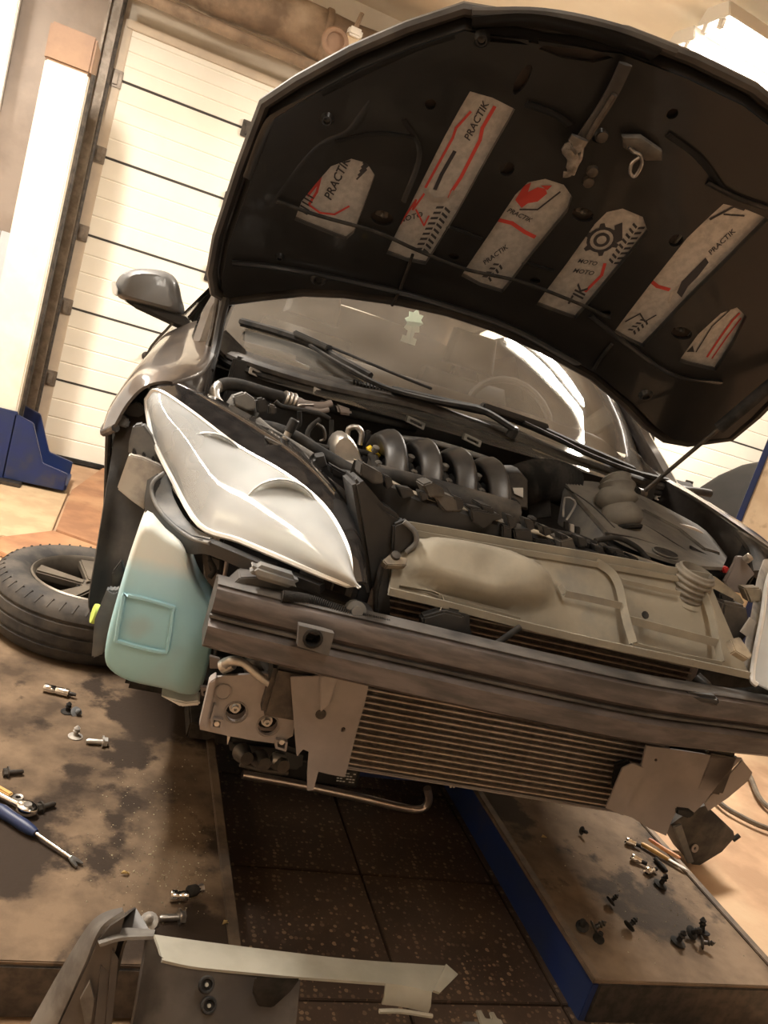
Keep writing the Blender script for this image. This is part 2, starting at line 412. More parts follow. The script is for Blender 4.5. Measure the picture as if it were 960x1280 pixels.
# back wall: pieces left of, above and right of the sectional door
DX0, DX1, DZ = -.53, 6.3, 2.72
wb = struct(MB().box(((FX0+DX0-.06)/2, DY+.1, CEIL/2), (DX0-.06-FX0, .2, CEIL)).build('wall_back', 'wall_plaster'))
MB().box(((DX0+DX1)/2, DY+.12, (DZ+CEIL)/2), (DX1-DX0+.12, .16, CEIL-DZ)).build('lintel', 'wall_light', wb)
MB().box(((DX1+FX1)/2+.03, DY+.1, CEIL/2), (FX1-DX1-.06, .2, CEIL)).build('pier', 'wall_plaster', wb)
struct(MB().box((FX0-.1, (FY0+FY1)/2, CEIL/2), (.2, FY1-FY0+.4, CEIL)).build('wall_left', 'wall_light'))
struct(MB().box((FX1+.1, (FY0+FY1)/2, CEIL/2), (.2, FY1-FY0+.4, CEIL)).build('wall_right', 'wall_light'))
struct(MB().box(((FX0+FX1)/2, FY0-.1, CEIL/2), (FX1-FX0+.4, .2, CEIL)).build('wall_front', 'wall_light'))
# wall tiles left of the door
tl = MB().box((0,0,0), (.245, .012, .325)).build('tile', 'tile', wb, bevel=.003)
first = True
for i in range(5):
    for j in range(4):
        o = tl if first else tl.copy()
        if not first: COL.objects.link(o)
        first = False
        o.location = (-.80-.25*i, DY-.006, .165+.33*j)
# sectional door
door = struct(empty('door_1', (0, DY, 0)))
ZS = [0.02, .515, .985, 1.45, 1.928, 2.378, DZ]
for i in range(6):
    z0, z1 = ZS[i]+.004, ZS[i+1]-.004; h = z1-z0
    prof = [(0.05, z0), (0, z0+.004)]
    for g in range(1, 4):
        zc = z0+h*g/4; prof += [(0, zc-.006), (.004, zc-.003), (.004, zc+.003), (0, zc+.006)]
    prof += [(0, z1-.004), (.05, z1)]
    MB().plate([Vector((DX0+.06, y, z)) for y, z in prof], (DX1-DX0-.12, 0, 0)).build('panel', 'door_panel', door, ang=20)
    MB().box((DX0+.035, .02, (z0+z1)/2), (.10, .055, h)).build('end_cap', 'door_edge', door, bevel=.004)
    for hx in (DX0+.05, .335, 1.25, 2.15, 3.05, 3.72, 4.5):
        if i:
            MB().box((hx, -.008, ZS[i]), (.075, .014, .10)).box((hx, -.02, ZS[i]), (.03, .016, .07)).build('hinge', 'track' if hx < 0 else 'steel_dark', door, bevel=.003)
    if i: MB().box(((DX0+DX1)/2, .012, ZS[i]), (DX1-DX0-.1, .02, .013)).build('seam_seal', 'door_seam', door)
MB().box(((DX0+DX1)/2, .02, DZ-.025), (DX1-DX0-.1, .075, .05)).build('top_rail', 'door_edge', door, bevel=.004)
MB().box(((DX0+DX1)/2, .01, .012), (DX1-DX0-.1, .06, .024)).build('bottom_seal', 'rubber', door)
MB().lathe([(.03,0),(.03,.012),(.012,.014),(.012,.04)], (.063, 0, .817), (0,-1,0), 14).build('handle', 'steel_dark', door)
for x in (DX0-.03, DX1+.03):
    t = MB().box((x, -.02, 1.42), (.07, .02, 2.84)).box((x-.03, -.05, 1.42), (.014, .06, 2.84)).box((x+.032, -.045, 1.42), (.008, .05, 2.84))
    t.build('track', 'track', door, bevel=.003)
    MB().tube([(x+.045, -.055, .02), (x+.045, -.055, 2.9)], .014, 8).build('cable_pipe', 'steel_dark', door)

# duct rolled above the door
d = empty('ventilation_duct', (0, 5.36, 2.99))
tag(d, 'thick dirty brown duct running above the garage door', 'duct')
MB().tube([(-.62+.2*i, 0, .0+.008*math.sin(i*1.7)) for i in range(36)], [.14+.006*math.sin(i*2.3) for i in range(36)], 20).build('pipe', 'duct', d)
for i in range(4): MB().lathe([(.150,-.02),(.156,-.012),(.156,.012),(.150,.02)], (.62+i*1.2, 0, 0), (1,0,0), 20).build('clamp', 'duct', d)
MB().tube([(-.5, -.03, -.20), (1.6, -.03, -.185), (6, -.03, -.185)], .035, 10).build('lower_pipe', 'duct', d)
for i in range(5): MB().box((-.3+i*1.4, .1, .13), (.04, .3, .05)).build('bracket', 'steel_dark', d, bevel=.004)
# pale conduit post and junction beside the duct
pb = on(437, 45, 5.10, 1)
d = empty('conduit_post', pb); tag(d, 'pale conduit post with round flange and white box above the hood corner', 'conduit')
MB().box((.02,0,-.22), (.09,.06,.46)).build('post', 'column_cream', d, bevel=.006)
MB().lathe([(.075,0),(.08,.012),(.072,.022),(.052,.022),(.048,.008),(.02,.006)], (-.075,-.02,-.07), (0,-1,0), 24).build('flange', 'cap_brown', d)
MB().box((.02,-.03,.015), (.085,.07,.05)).build('white_box', 'fixture', d, bevel=.012)
MB().tube(crv([(-.075,.0,-.07),(-.03,.03,-.02),(.02,.03,.05),(.04,.03,.15)], 4), .014, 8).build('conduit', 'duct', d)
# cable along the ceiling
a, b = on(355, -4, CEIL-.02), on(485, 60, CEIL-.02)
a = on(355, -6, 5.4, 1); b = on(760, 18, 5.4, 1)
o = MB().tube([on(x, y, 5.48, 1) for x, y in ((352,-6),(400,18),(440,38),(485,60),(560,92))], .008, 6).build('ceiling_cable', 'rubber')
tag(o, 'thin dark cable running along the upper wall', 'cable')
o = MB().tube([on(x, y, 5.0, 1) for x, y in ((690,-8),(750,18),(830,50),(900,84))], .01, 6).build('ceiling_conduit', 'column_cream')
tag(o, 'thin pale conduit crossing behind the raised hood edge', 'conduit')

# lamps
def lamp(x, y, z, rz, L, label):
    e = empty('fluorescent_lamp', (x, y, z), rz); tag(e, label, 'lamp', 'fluorescent ceiling lamps')
    MB().plate([Vector((-L/2-.03, sy, sz)) for sy, sz in ((-.11,.0),(-.07,.075),(.07,.075),(.11,.0))], (L+.06,0,0)).build('housing', 'fixture', e, bevel=.004)
    MB().box((0,0,.11), (.3,.06,.09)).build('mount', 'fixture', e)
    for s in (-.05, .05):
        MB().tube([(-L/2, s, -.025), (L/2, s, -.025)], .014, 10).build('tube', 'tube_glow', e)
        for q in (-1, 1): MB().box((q*(L/2+.012), s, -.014), (.024,.03,.05)).build('socket', 'fixture', e, bevel=.003)
for (lx, ly, lz, lr, ll, lw), lab in zip(LAMPS, ['glaring twin tube lamp above the raised hood corner, the nearer of two', 'glaring twin tube lamp above the raised hood corner, the farther of two', 'twin tube lamp hanging above the floor left of the car', 'unseen twin tube lamp added above the camera for front light']):
    lamp(lx, ly, lz, lr, ll, lab)
# lamp on the wall left of the door
wl = empty('wall_lamp', on(-6, 45, 5.5, 1)); tag(wl, 'glaring wall lamp at the upper left beside the door', 'lamp')
MB().box((0,.06,0), (.16,.06,.75)).build('housing', 'fixture', wl, bevel=.01)
MB().tube([(0,.0,-.34),(0,.0,.34)], .035, 12).build('tube', 'tube_glow', wl)
for s in (-1, 1): MB().box((0,.02,s*.36), (.08,.09,.03)).build('socket', 'fixture', wl, bevel=.004)

# lift column, left
c0 = empty('lift_column', (-.64, 4.9, 0)); tag(c0, 'white lift column with brown top and blue foot beside the garage door', 'lift column')
MB().plate([(-.105,-.13,.03),(.105,-.13,.03),(.105,.13,.03),(.06,.13,.03),(.06,-.02,.03),(-.06,-.02,.03),(-.06,.13,.03),(-.105,.13,.03)], (0,0,2.16)).build('post', 'column_white', c0, bevel=.008)
MB().box((0,0,2.28), (.225,.27,.18)).build('cap', 'cap_brown', c0, bevel=.012)
MB().box((0,.02,.015), (.42,.5,.03)).build('base_plate', 'steel_dark', c0, bevel=.005)
for sy in (-.17, .14):
    MB().plate([(.10,sy,.03),(.43,sy,.03),(.43,sy,.13),(.29,sy,.16),(.20,sy,.37),(.10,sy,.40)], (0,.03,0)).build('gusset', 'blue_paint', c0, bevel=.004)
MB().box((-.0,-.155,.21), (.23,.03,.40)).build('foot_plate', 'blue_paint', c0, bevel=.005)
MB().box((.27,0,.045), (.34,.30,.03)).build('foot_beam', 'blue_paint', c0, bevel=.004)
MB().tube([(.125,-.11,.2),(.125,-.11,2.2)], .012, 8).build('hose', 'steel_dark', c0)
# lift column, right
RP = on(917, 655, 3.3, 1)
c1 = empty('lift_column', (RP.x+.251, RP.y-.05, 0), -.73); tag(c1, 'blue and cream lift column behind the right fender', 'lift column')
MB().box((-.205,-.10,1.2), (.03,.06,2.34)).build('flange', 'blue_paint', c1, bevel=.004)
MB().box((-.105,-.04,1.2), (.17,.16,2.34)).build('post', 'column_cream', c1, bevel=.006)
MB().box((.06,-.03,1.2), (.16,.20,2.34)).build('flange', 'blue_paint', c1, bevel=.006)
MB().box((0,0,.015), (.6,.5,.03)).build('base_plate', 'steel_dark', c1, bevel=.004)

# floor boards behind the wheel
for k, (poly, mt, lab) in enumerate([
    ([(0,598),(86,612),(66,660),(60,680),(0,668)], 'concrete_tan', 'pale tan floor slab in front of the white column'),
    ([(90,612),(135,580),(230,600),(150,690),(70,662)], 'board', 'reddish brown floor board behind the lying wheel'),
    ([(66,664),(150,694),(240,735),(90,740),(0,690),(0,672)], 'board', 'brown floor board with a cracked edge next to the lying wheel')]):
    P = [on(x, y, .012) for x, y in poly]
    o = MB().plate([Vector((p.x,p.y,-.005)) for p in P], (0,0,.014+.004*k)).build('floor_board', mt, bevel=.003)
    tag(o, lab, 'floor board')

# terrazzo tiles between the platforms
tb = None
for i in range(3):
    for j in range(14):
        cx, cy = .645+.40*i, .30+.402*j
        if tb is None: tb = MB().box((0,0,0), (.394,.396,.022)).build('tile', 'terrazzo', fl, bevel=.002); o = tb
        else: o = tb.copy(); COL.objects.link(o)
        o.location = (cx-.0, cy, -.004 + random.uniform(-.001,.001))
# lift platforms
PZ = .12; PY0 = 1.26
def platform(x0, x1, y1, surf, label, blue_left, blue_right, rear=None):
    e = empty('lift_platform', ((x0+x1)/2, PY0, 0)); tag(e, label, 'lift platform')
    W = x1-x0; L = y1-PY0
    MB().box((0, L/2, PZ-.006), (W-.03, L-.004, .012)).build('deck', surf, e, bevel=.002)
    MB().box((0, L/2, .045), (W-.10, L-.05, .088)).build('core', 'steel_dark', e)
    for s, bl in ((-1, blue_left), (1, blue_right)):
        MB().box((s*(W/2-.010), L/2, PZ-.001), (.024, L, .014)).build('edge_rail', 'platform_edge', e, bevel=.002)
        MB().box((s*(W/2-.012), L/2, PZ/2-.004), (.018, L-.006, PZ-.012)).build('side_plate', 'blue_paint' if bl else 'platform_edge', e, bevel=.002)
    MB().box((0, .004, PZ/2-.003), (W-.04, .012, PZ-.010)).build('end_plate', 'steel_dark', e, bevel=.002)
    if rear:
        cx = (x0+x1)/2; MB().box(((rear[0]+x1)/2-cx, (y1+rear[1])/2-PY0, PZ/2), (x1-rear[0], rear[1]-y1, PZ)).build('rear_deck', surf, e, bevel=.003)
    return e
platform(-.72, .448, 3.12, 'platform', 'oil-stained left lift platform with loose tools on it', False, True, (.17, 5.0))
platform(1.262, 1.86, 5.0, 'platform_pale', 'right lift platform with blue side plate', True, False)
# loose grit lying on the decks
for nm, xr, yr, n, lab in (('grit', (.1,.415), (1.35,2.0), 420, 'scattered pale grit on the left lift platform'), ('grit', (1.3,1.82), (1.3,2.2), 160, 'scattered fine grit on the right lift platform')):
    g = MB()
    for i in range(n):
        x = random.triangular(*xr, xr[0]+.8*(xr[1]-xr[0])); y = random.triangular(*yr, yr[0]+.25*(yr[1]-yr[0])); s = random.uniform(.0008,.003)
        a = random.uniform(0,6)
        g.add([(x+s*math.cos(a),y+s*math.sin(a),PZ+.0005),(x+s*math.cos(a+2.1),y+s*math.sin(a+2.1),PZ+.0005),(x+s*math.cos(a+4.2),y+s*math.sin(a+4.2),PZ+.0005),(x,y,PZ+s)],[(0,1,3),(1,2,3),(2,0,3),(0,2,1)])
    tag(g.build(nm, 'crumb', weld=False), lab, 'grit', kind='stuff')

# dark car parked at the far right
pc = empty('parked_car', (5.62, 4.62, 0), math.pi/2); tag(pc, 'dark parked car behind the blue and cream column', 'car')
prof = [(-1.55,.28,.80),(-1.5,.78,.82),(-.75,.88,.84),(-.1,1.34,.62),(.5,1.40,.60),(1.0,1.28,.62),(1.25,.92,.80),(1.3,.3,.80)]
def pcx(w_): return w_
rows = []
for y, z, hw in [(-1.22,.60,.74),(-1.2,.82,.78),(-.55,.90,.80),(-.05,1.36,.60),(.55,1.42,.58),(1.02,1.30,.58),(1.22,.95,.74),(1.25,.60,.74)]:
    rows.append([(-hw-.04, y, z-.06), (-hw*.9, y, z-.01), (-hw*.45, y, z+.02), (0,y,z+.03), (hw*.45,y,z+.02),(hw*.9,y,z-.01),(hw+.04,y,z-.06)])
MB().sheet(crv_grid(rows, 3, 3), .02).build('upper_body', 'paint_dark', pc)
for s in (-1, 1):
    MB().sheet(crv_grid([[(s*.82,-1.22,z*.0+.3),(s*.84,-.4,.3),(s*.84,.5,.3),(s*.82,1.22,.3)],[(s*.84,-1.22,.56),(s*.86,-.4,.6),(s*.86,.5,.6),(s*.84,1.22,.56)],[(s*.80,-1.2,.80),(s*.82,-.4,.88),(s*.82,.5,.88),(s*.80,1.2,.86)]], 3, 3), .02).build('side', 'paint_dark', pc)
    MB().plate([(s*.80,-.50,.88),(s*.66,-.05,1.26),(s*.64,.5,1.33),(s*.66,.98,1.22),(s*.80,1.15,.90)], (s*.012,0,0)).build('side_window', 'side_glass', pc)
    MB().bar((s*.80,.35,.88), (s*.65,.35,1.33), .03, .05).build('pillar', 'paint_dark', pc)
    for y in (-.8, .8):
        MB().lathe([(.16,-.08),(.29,-.09),(.31,-.06),(.31,.06),(.29,.09),(.16,.08)], (s*.76,y,.31), (1,0,0), 24).build('wheel', 'tyre', pc)
MB().box((0,0,.35), (1.5,2.4,.22)).build('underbody', 'rubber', pc)
# ================================================================== the car
car = empty('car', CAR_LOC); car.rotation_mode = 'XYZ'
car.rotation_euler = CARM.to_euler('XYZ')
tag(car, 'dark hatchback with raised hood and front bumper removed', 'car')
def P(mb, name, mt, parent=car, label=None, **k):
    o = mb.build(name, mt, parent, **k)
    if label: o['label'] = label
    return o
def prism(name, px, yc, depth, mt, parent=car, bevel=.003, sm=0, holes=(), label=None, lean=0):
    """outline read at depth yc, given its own thickness rearwards"""
    pts = T(px, yc)
    if sm: pts = crv(pts, sm, True)
    hs = []
    for hx, hy, r in holes:
        c = cat(hx, hy, yc); hs.append([c+Vector((math.cos(a)*r, 0, math.sin(a)*r)) for a in [2*math.pi*i/16 for i in range(16)]])
    return P(MB().plate(pts, (0, depth, lean), hs), name, mt, parent, label, bevel=bevel)
def hose(name, px, r, mt, yc=None, parent=car, n=10, sub=5, label=None, **k):
    return P(MB().tube(crv(T(px, yc), sub), r, n, **k), name, mt, parent, label)
def bellows(name, pts, r, amp, mt, parent=car, rings=14, n=14, label=None):
    c = crv(pts, max(2, int(rings*2/(len(pts)-1))))
    return P(MB().tube(c, [r+(amp if i % 2 else -amp) for i in range(len(c))], n), name, mt, parent, label, ang=60)

mat('trim_gloss', (.012,.011,.011), (.022,.02,.019), rough=.14, scale=40, coat=1)
# ---- fenders, sides, roof
ST = [(.62,),(.3,),(.1,),(-.08,),(-.2,)]
rowsL = [
    [(-.72,.60,.86),(-.685,.3,.80),(-.70,.1,.78),(-.72,-.08,.77),(-.775,-.185,.77)],
    [(-.735,.60,1.005),(-.697,.3,.94),(-.707,.1,.91),(-.727,-.08,.876),(-.780,-.187,.845)],
    [(-.745,.60,1.02),(-.705,.3,.955),(-.715,.1,.925),(-.735,-.08,.89),(-.785,-.19,.855)],
    [(-.80,.60,.985),(-.785,.3,.945),(-.785,.1,.915),(-.79,-.08,.885),(-.812,-.2,.845)],
    [(-.865,.60,.91),(-.86,.3,.89),(-.862,.1,.868),(-.855,-.08,.845),(-.835,-.205,.825)],
    [(-.90,.60,.72),(-.90,.3,.735),(-.902,.1,.76),(-.892,-.08,.765),(-.855,-.21,.785)],
    [(-.895,.60,.36),(-.905,.33,.56),(-.908,.1,.695),(-.90,-.08,.70),(-.868,-.215,.735)]]
def mir(rows, c=.03): return [[(2*c-p[0], p[1], p[2]) for p in r] for r in rows]
P(MB().sheet(crv_grid(rowsL, 5, 5), -.006), 'fender', 'paint_lit')
P(MB().sheet(crv_grid(mir(rowsL), 5, 5), .006), 'fender', 'paint')
lip = crv([r for r in rowsL[-1]], 6)
P(MB().tube(lip, .009, 8), 'arch_lip', 'plastic_black')
for sgn, c in ((0, 0), (1, .03)):
    X = lambda x: (2*.03-x) if sgn else x
    side = [[(X(-.84),.6,.99),(X(-.845),1.4,1.0),(X(-.82),2.3,1.0),(X(-.76),3.0,.98)],
            [(X(-.895),.6,.86),(X(-.905),1.4,.87),(X(-.88),2.3,.88),(X(-.80),3.05,.86)],
            [(X(-.905),.6,.6),(X(-.91),1.4,.6),(X(-.89),2.3,.62),(X(-.80),3.1,.6)],
            [(X(-.87),.6,.28),(X(-.88),1.4,.27),(X(-.86),2.2,.28),(X(-.78),3.05,.34)]]
    P(MB().sheet(crv_grid(side, 4, 4), -.008 if not sgn else .008), 'side_panel', 'paint')
    P(MB().sheet([[(X(-.83),.62,1.0),(X(-.835),1.5,1.01),(X(-.80),2.4,1.01)],[(X(-.655),1.0,1.33),(X(-.63),1.6,1.43),(X(-.62),2.35,1.36)]], .004), 'side_window', 'side_glass')
    P(MB().sheet([[(X(-.80),2.38,.99),(X(-.77),2.7,.99),(X(-.74),3.0,.97)],[(X(-.62),2.33,1.37),(X(-.66),2.55,1.36),(X(-.70),2.72,1.3)]], .01), 'quarter_panel', 'paint')
    P(MB().tube(crv([(X(-.745),.30,.93),(X(-.74),.42,1.0),(X(-.73),.52,1.06),(X(-.66),.80,1.28),(X(-.60),1.02,1.415),(X(-.60),1.6,1.47),(X(-.6),2.3,1.42),(X(-.72),2.9,1.02)], 6), .034, 8, sq=(1,.8)), 'pillar', 'paint')
P(MB().sheet(crv_grid([[(x, y, z-.10*(x/.6)**2*.4) for x in (-.58,-.3,.03,.33,.62)] for y, z in ((.90,1.42),(1.2,1.475),(1.7,1.49),(2.3,1.45),(2.62,1.38))], 3, 3), -.01), 'roof', 'paint')
P(MB().sheet(crv_grid([[(x, y-.04*(x/.7)**2, z) for x in (-.70,-.3,.03,.4,.76)] for y, z in ((2.62,1.36),(2.95,1.02),(3.15,.85),(3.2,.55),(3.1,.34))], 3, 3), .01), 'tailgate', 'paint')
P(MB().box((.03,1.3,.22), (1.5,3.2,.05)).box((.03,.05,.30), (.9,.6,.05)), 'underbody', 'rubber', bevel=.01)
P(MB().box((.03,.24,.62), (1.36,.04,.66)), 'firewall', 'plastic_black', bevel=.01)
for sgn in (-1, 1):   # inner wings of the engine bay
    P(MB().box((.03+sgn*.61,.02,.58), (.03,.46,.38)), 'inner_wing', 'plastic_black', bevel=.01)
    P(MB().box((.03+sgn*.47,-.28,.40), (.08,.75,.10)), 'chassis_rail', 'steel_dark', bevel=.008)
# engine block below the manifold
P(MB().box((-.05,-.16,.50), (.62,.34,.40)).box((.25,-.16,.45),(.3,.3,.3)), 'engine_block', 'steel_dark', bevel=.02)
def road_wheel(x, y, z):
    w_ = MB().lathe([(.20,-.095),(.29,-.10),(.312,-.085),(.318,-.05),(.318,.05),(.312,.085),(.29,.10),(.20,.095)], (x,y,z), (1,0,0), 32).lathe([(.03,-.07),(.19,-.08),(.20,-.04),(.20,.04),(.19,.08),(.03,.07)], (x,y,z), (1,0,0), 20, 1)
    P(w_, 'wheel', ['tyre', 'rim'])
for x in (-.74, .80): road_wheel(x, 2.64, .335)
P(MB().lathe([(.14,-.012),(.14,.012)], (-.70,0,.32), (1,0,0), 24).lathe([(.055,-.05),(.07,-.03),(.07,0)], (-.715,0,.32), (1,0,0), 16), 'brake_disc', 'steel_dark')

# ---- windshield and cabin
def wsy(x): return .11+.33*((x-.03)/.73)**2
WR = []
for k, (hw, dy, z) in enumerate(((.75,-.13,.915),(.735,0,.995),(.70,.20,1.135),(.65,.42,1.275),(.60,.66,1.40))):
    WR.append([(.03+hw*q, wsy(.03+.73*q)*(1-.35*max(0,k-1)/3)+dy+.02*max(0,k-1)/3, z-.012*q*q) for q in (-1,-.66,-.33,0,.33,.66,1)])
P(MB().sheet(crv_grid(WR, 6, 6)), 'windshield', 'windshield')
WS0 = Vector(WR[1][3]); WN = Vector((0,-.42,.69)).normalized()
def wat(x, y, off=.012):
    """point on the glass seen at a pixel, lifted by off"""
    d = CARI.to_3x3() @ ray(x, y); P0 = CO+d*2.3
    for _ in range(12):
        q = max(-1.1, min(1.1, (P0.x-.03)/.73)); yb = wsy(.03+.73*q); zz = .995+(P0.y-yb)*.612+off*1.2
        # walk along the ray until the height over the glass is zero
        g = P0.z-zz; dd = d.z-d.y*.612
        P0 = P0 - d*(g/dd)
    return P0
P(MB().sheet(crv_grid([[(x, y+.2*((x-.03)/.7)**2, z) for x in (-.62,-.3,.03,.36,.68)] for y, z in ((.24,.98),(.45,1.03),(.62,1.02),(.68,.85),(.68,.6))], 3, 3), -.01), 'dashboard', 'interior')
sw = [Vector((.40+.18*math.cos(a), .80+.07*math.sin(a), .98+.165*math.sin(a))) for a in [2*math.pi*i/24 for i in range(24)]]
P(MB().tube(sw, .014, 8, closed=True).bar(sw[0], sw[12], .03, .02).bar((.40,.80,.98), (.40,.68,.9), .06, .06), 'steering_wheel', 'interior')
for x in (-.33, .40):
    P(MB().puff([(x-.24,1.25,.55),(x+.24,1.25,.55),(x+.25,1.30,.9),(x+.19,1.4,1.13),(x-.19,1.4,1.13),(x-.25,1.3,.9)], (0,.14,0)).puff([(x-.25,.8,.42),(x+.25,.8,.42),(x+.25,.8,.56),(x-.25,.8,.56)], (0,.5,0)), 'seat', 'interior')
    P(MB().puff([(x-.12,1.42,1.17),(x+.12,1.42,1.17),(x+.10,1.45,1.33),(x-.10,1.45,1.33)], (0,.09,0)), 'headrest', 'interior')
# hanging leaf air freshener behind the glass
fp = cat(516, 408, .415)
f = MB()
out = [(0,.062),(.010,.045),(.026,.044),(.022,.028),(.034,.018),(.022,.006),(.028,-.012),(.012,-.018),(.012,-.036),(.026,-.036),(.026,-.058),(-.026,-.058),(-.026,-.036),(-.012,-.036),(-.012,-.018),(-.028,-.012),(-.022,.006),(-.034,.018),(-.022,.028),(-.026,.044),(-.010,.045)]
f.plate([fp+Vector((x*.9,0,z*.9)) for x, z in out], (0,.003,0))
P(f, 'air_freshener', 'freshener', label='pale green leaf air freshener hanging behind the windshield')
P(MB().tube([fp+Vector((0,0,.055)), fp+Vector((.005,0,.22))], .0015, 5), 'freshener_cord', 'rubber')

# ---- cowl
seal = [(269,418,.36),(280,438,.30),(310,453,.24),(386,477,.15),(455,493,.10),(520,507,.075),(585,528,.075),(640,545,.09),(690,561,.12),(750,582,.18),(810,604,.25),(868,616,.33)]
sp = crv(T(seal), 5)
P(MB().tube(sp, .017, 10, sq=(1,1.25)), 'cowl_seal', 'seal')
P(MB().tube([p+Vector((0,-.012,-.022)) for p in sp], .010, 8), 'cowl_lip', 'rubber')
low = [p+Vector((0,.008,.012)) for p in sp]
wb_ = crv(WR[0], 12)
top = []
for p in low:
    q = min(wb_, key=lambda t: abs(t.x-p.x)); sx_ = min(1, abs(p.x-.03)/.75); top.append(p+Vector((0, .050-.018*sx_, .016)))
P(MB().sheet([low, [a.lerp(b, .5)+Vector((0,0,.004)) for a, b in zip(low, top)], top], -.004), 'cowl_panel', 'cowl')
i0, i1 = 19, 27
for k in range(26):     # drain slots of the cowl grille
    t = i0+(i1-i0)*k/25; a = int(t); fr_ = t-a
    lo_ = low[a].lerp(low[a+1], fr_); hi_ = top[a].lerp(top[a+1], fr_)
    P(MB().bar(lo_.lerp(hi_,.25)+Vector((0,0,.006)), lo_.lerp(hi_,.75)+Vector((0,0,.006)), .0045, .006), 'grille_slot', 'rubber')
for (x, y, yc) in ((323,468,.20),(403,493,.12),(520,529,.04),(591,551,.05),(685,580,.09),(828,625,.25)):
    c = cat(x, y, yc)
    P(MB().plate([c+Vector((a,0,b)) for a, b in ((-.026,-.004),(.026,-.012),(.026,.006),(-.026,.014))], (0,.02,0), [[c+Vector((a,0,b)) for a, b in ((-.018,.0),(.018,-.006),(.018,.001),(-.018,.007))]]), 'seal_clip', 'bracket_dust', bevel=.001)
# corner end caps of the seal
prism('cowl_end', [(266,414),(280,410),(310,440),(306,456),(283,450),(268,436)], .26, .06, 'plastic_dusty', bevel=.008)
P(MB().tube(crv(T([(840,612,.30),(870,614,.30),(888,617,.30)]), 4), .013, 10), 'cowl_end', 'plastic_dusty')

# ---- wipers
def wiper(arm, blade, parent_label, pivot):
    a = crv([wat(x, y, .035) for x, y in arm], 6)
    w_ = P(MB().tube(a, [.013,.010,.008], 6, sq=(.7,1.2)), 'wiper_arm', 'rubber', label=parent_label)
    b = crv([wat(x, y, .022) for x, y in blade], 6)
    P(MB().tube(b, .012, 6, sq=(.9,1.3)).tube([p-Vector((0,-.003,.010)) for p in b], .005, 4), 'wiper_blade', 'rubber', w_)
    mid = b[len(b)//2]
    P(MB().bar(b[len(b)//2-3]+Vector((0,-.008,.012)), b[len(b)//2+3]+Vector((0,-.008,.012)), .03, .016), 'blade_clip', 'plastic_black', w_, bevel=.004)
    c = wat(*pivot, .03)
    P(MB().lathe([(.015,-.02),(.015,.004),(.010,.009)], c, (0,-.3,1), 14), 'wiper_pivot', 'plastic_black', w_)
    return w_
wiper([(642,536),(600,512),(540,500),(478,483),(420,452),(388,432)], [(302,402),(345,414),(390,430),(430,452),(463,470)], 'black wiper arm with blade on the left part of the windshield', (642,537))
wiper([(850,604),(800,592),(740,570),(690,545),(655,528)], [(490,487),(560,503),(640,522),(720,556),(790,586)], 'long black wiper arm with blade on the right part of the windshield', (838,603))
wiperL = [(375,424),(400,438),(425,455)]
P(MB().tube(crv([wat(x, y, .028) for x, y in [(400,428),(450,449),(500,470),(540,486)]], 5), .004, 6), 'washer_hose', 'rubber')

mat('mirror_grey', (.085,.084,.083), (.105,.103,.10), rough=.45, metal=.1, scale=6, coat=.15)
# ---- door mirrors
def mirror_part(px, yc, dep, label, arm):
    b = crv(T(px, yc), 4, True)
    mshell = P(MB().puff(b, (0,dep,0), ((0,.70),(.06,.86),(.2,.97),(.45,1),(.8,.97),(1,.9))), 'mirror_shell', 'mirror_grey', label=label)
    return mshell
ms = mirror_part([(141,356),(150,341),(172,334),(205,337),(220,348),(226,370),(228,392),(192,385),(160,376),(145,370)], .58, .17, 'dark grey left door mirror with white indicator edge', None)
prism('mirror_base', [(150,372),(192,384),(230,391),(242,410),(230,414),(200,400),(170,386)], .60, .12, 'plastic_black', ms, bevel=.012)
prism('turn_indicator', [(138,352),(142,350),(147,362),(146,371),(140,366)], .575, .03, 'lamp_white', ms, bevel=.003)
mr = mirror_part([(790,540),(800,526),(815,527),(822,545),(818,560),(800,560)], .75, .15, 'small part of the right door mirror beyond the pillar', None)
prism('mirror_base', [(795,552),(822,556),(818,575),(798,568)], .78, .1, 'plastic_black', mr, bevel=.008)
# ================================================================== hood
def H(px, n=0): return [hat(x, y, n) for x, y in px]
left = H([(268,366),(264,340),(272,296),(300,212),(330,131)])
frontl = H([(330,131),(372,103),(440,66),(510,36),(580,13)])
nose = [hat(630,10), hat(700,16), hat(780,34), hat(850,60)]
half = left + frontl[1:]                         # left rear corner to front nose
rear = H([(268,366),(285,377),(330,371),(380,366),(430,368),(500,378),(560,391),(620,411),(680,438),(740,471),(782,506),(808,533),(832,550),(860,555),(882,552)])
right = [(2*HC-u, w_) for u, w_ in half][::-1]   # the hood is symmetrical about its middle
lf = half[-1]; nz = 1.045
front = [lf, (HC-.30, .995), (HC-.15, nz-.008), (HC, nz), (HC+.15, nz-.002), (HC+.30, 1.015), (2*HC-lf[0], lf[1]+.01)]
outline = half[:-1] + front + right[1:]
outline = outline + rear[::-1][1:-1] if True else outline
rr_c = rear[-1]
outline[len(half)-1+len(front)-1+len(right)-1] = rr_c
def ring(pts, n): return [hp(u, w_, n) for u, w_ in pts]
def sub(pts, k=.05):
    out = []
    for i in range(len(pts)):
        a, b = Vector(pts[i]), Vector(pts[(i+1) % len(pts)]); m_ = max(1, int((b-a).length/k))
        out += [tuple(a.lerp(b, j/m_)) for j in range(m_)]
    return out
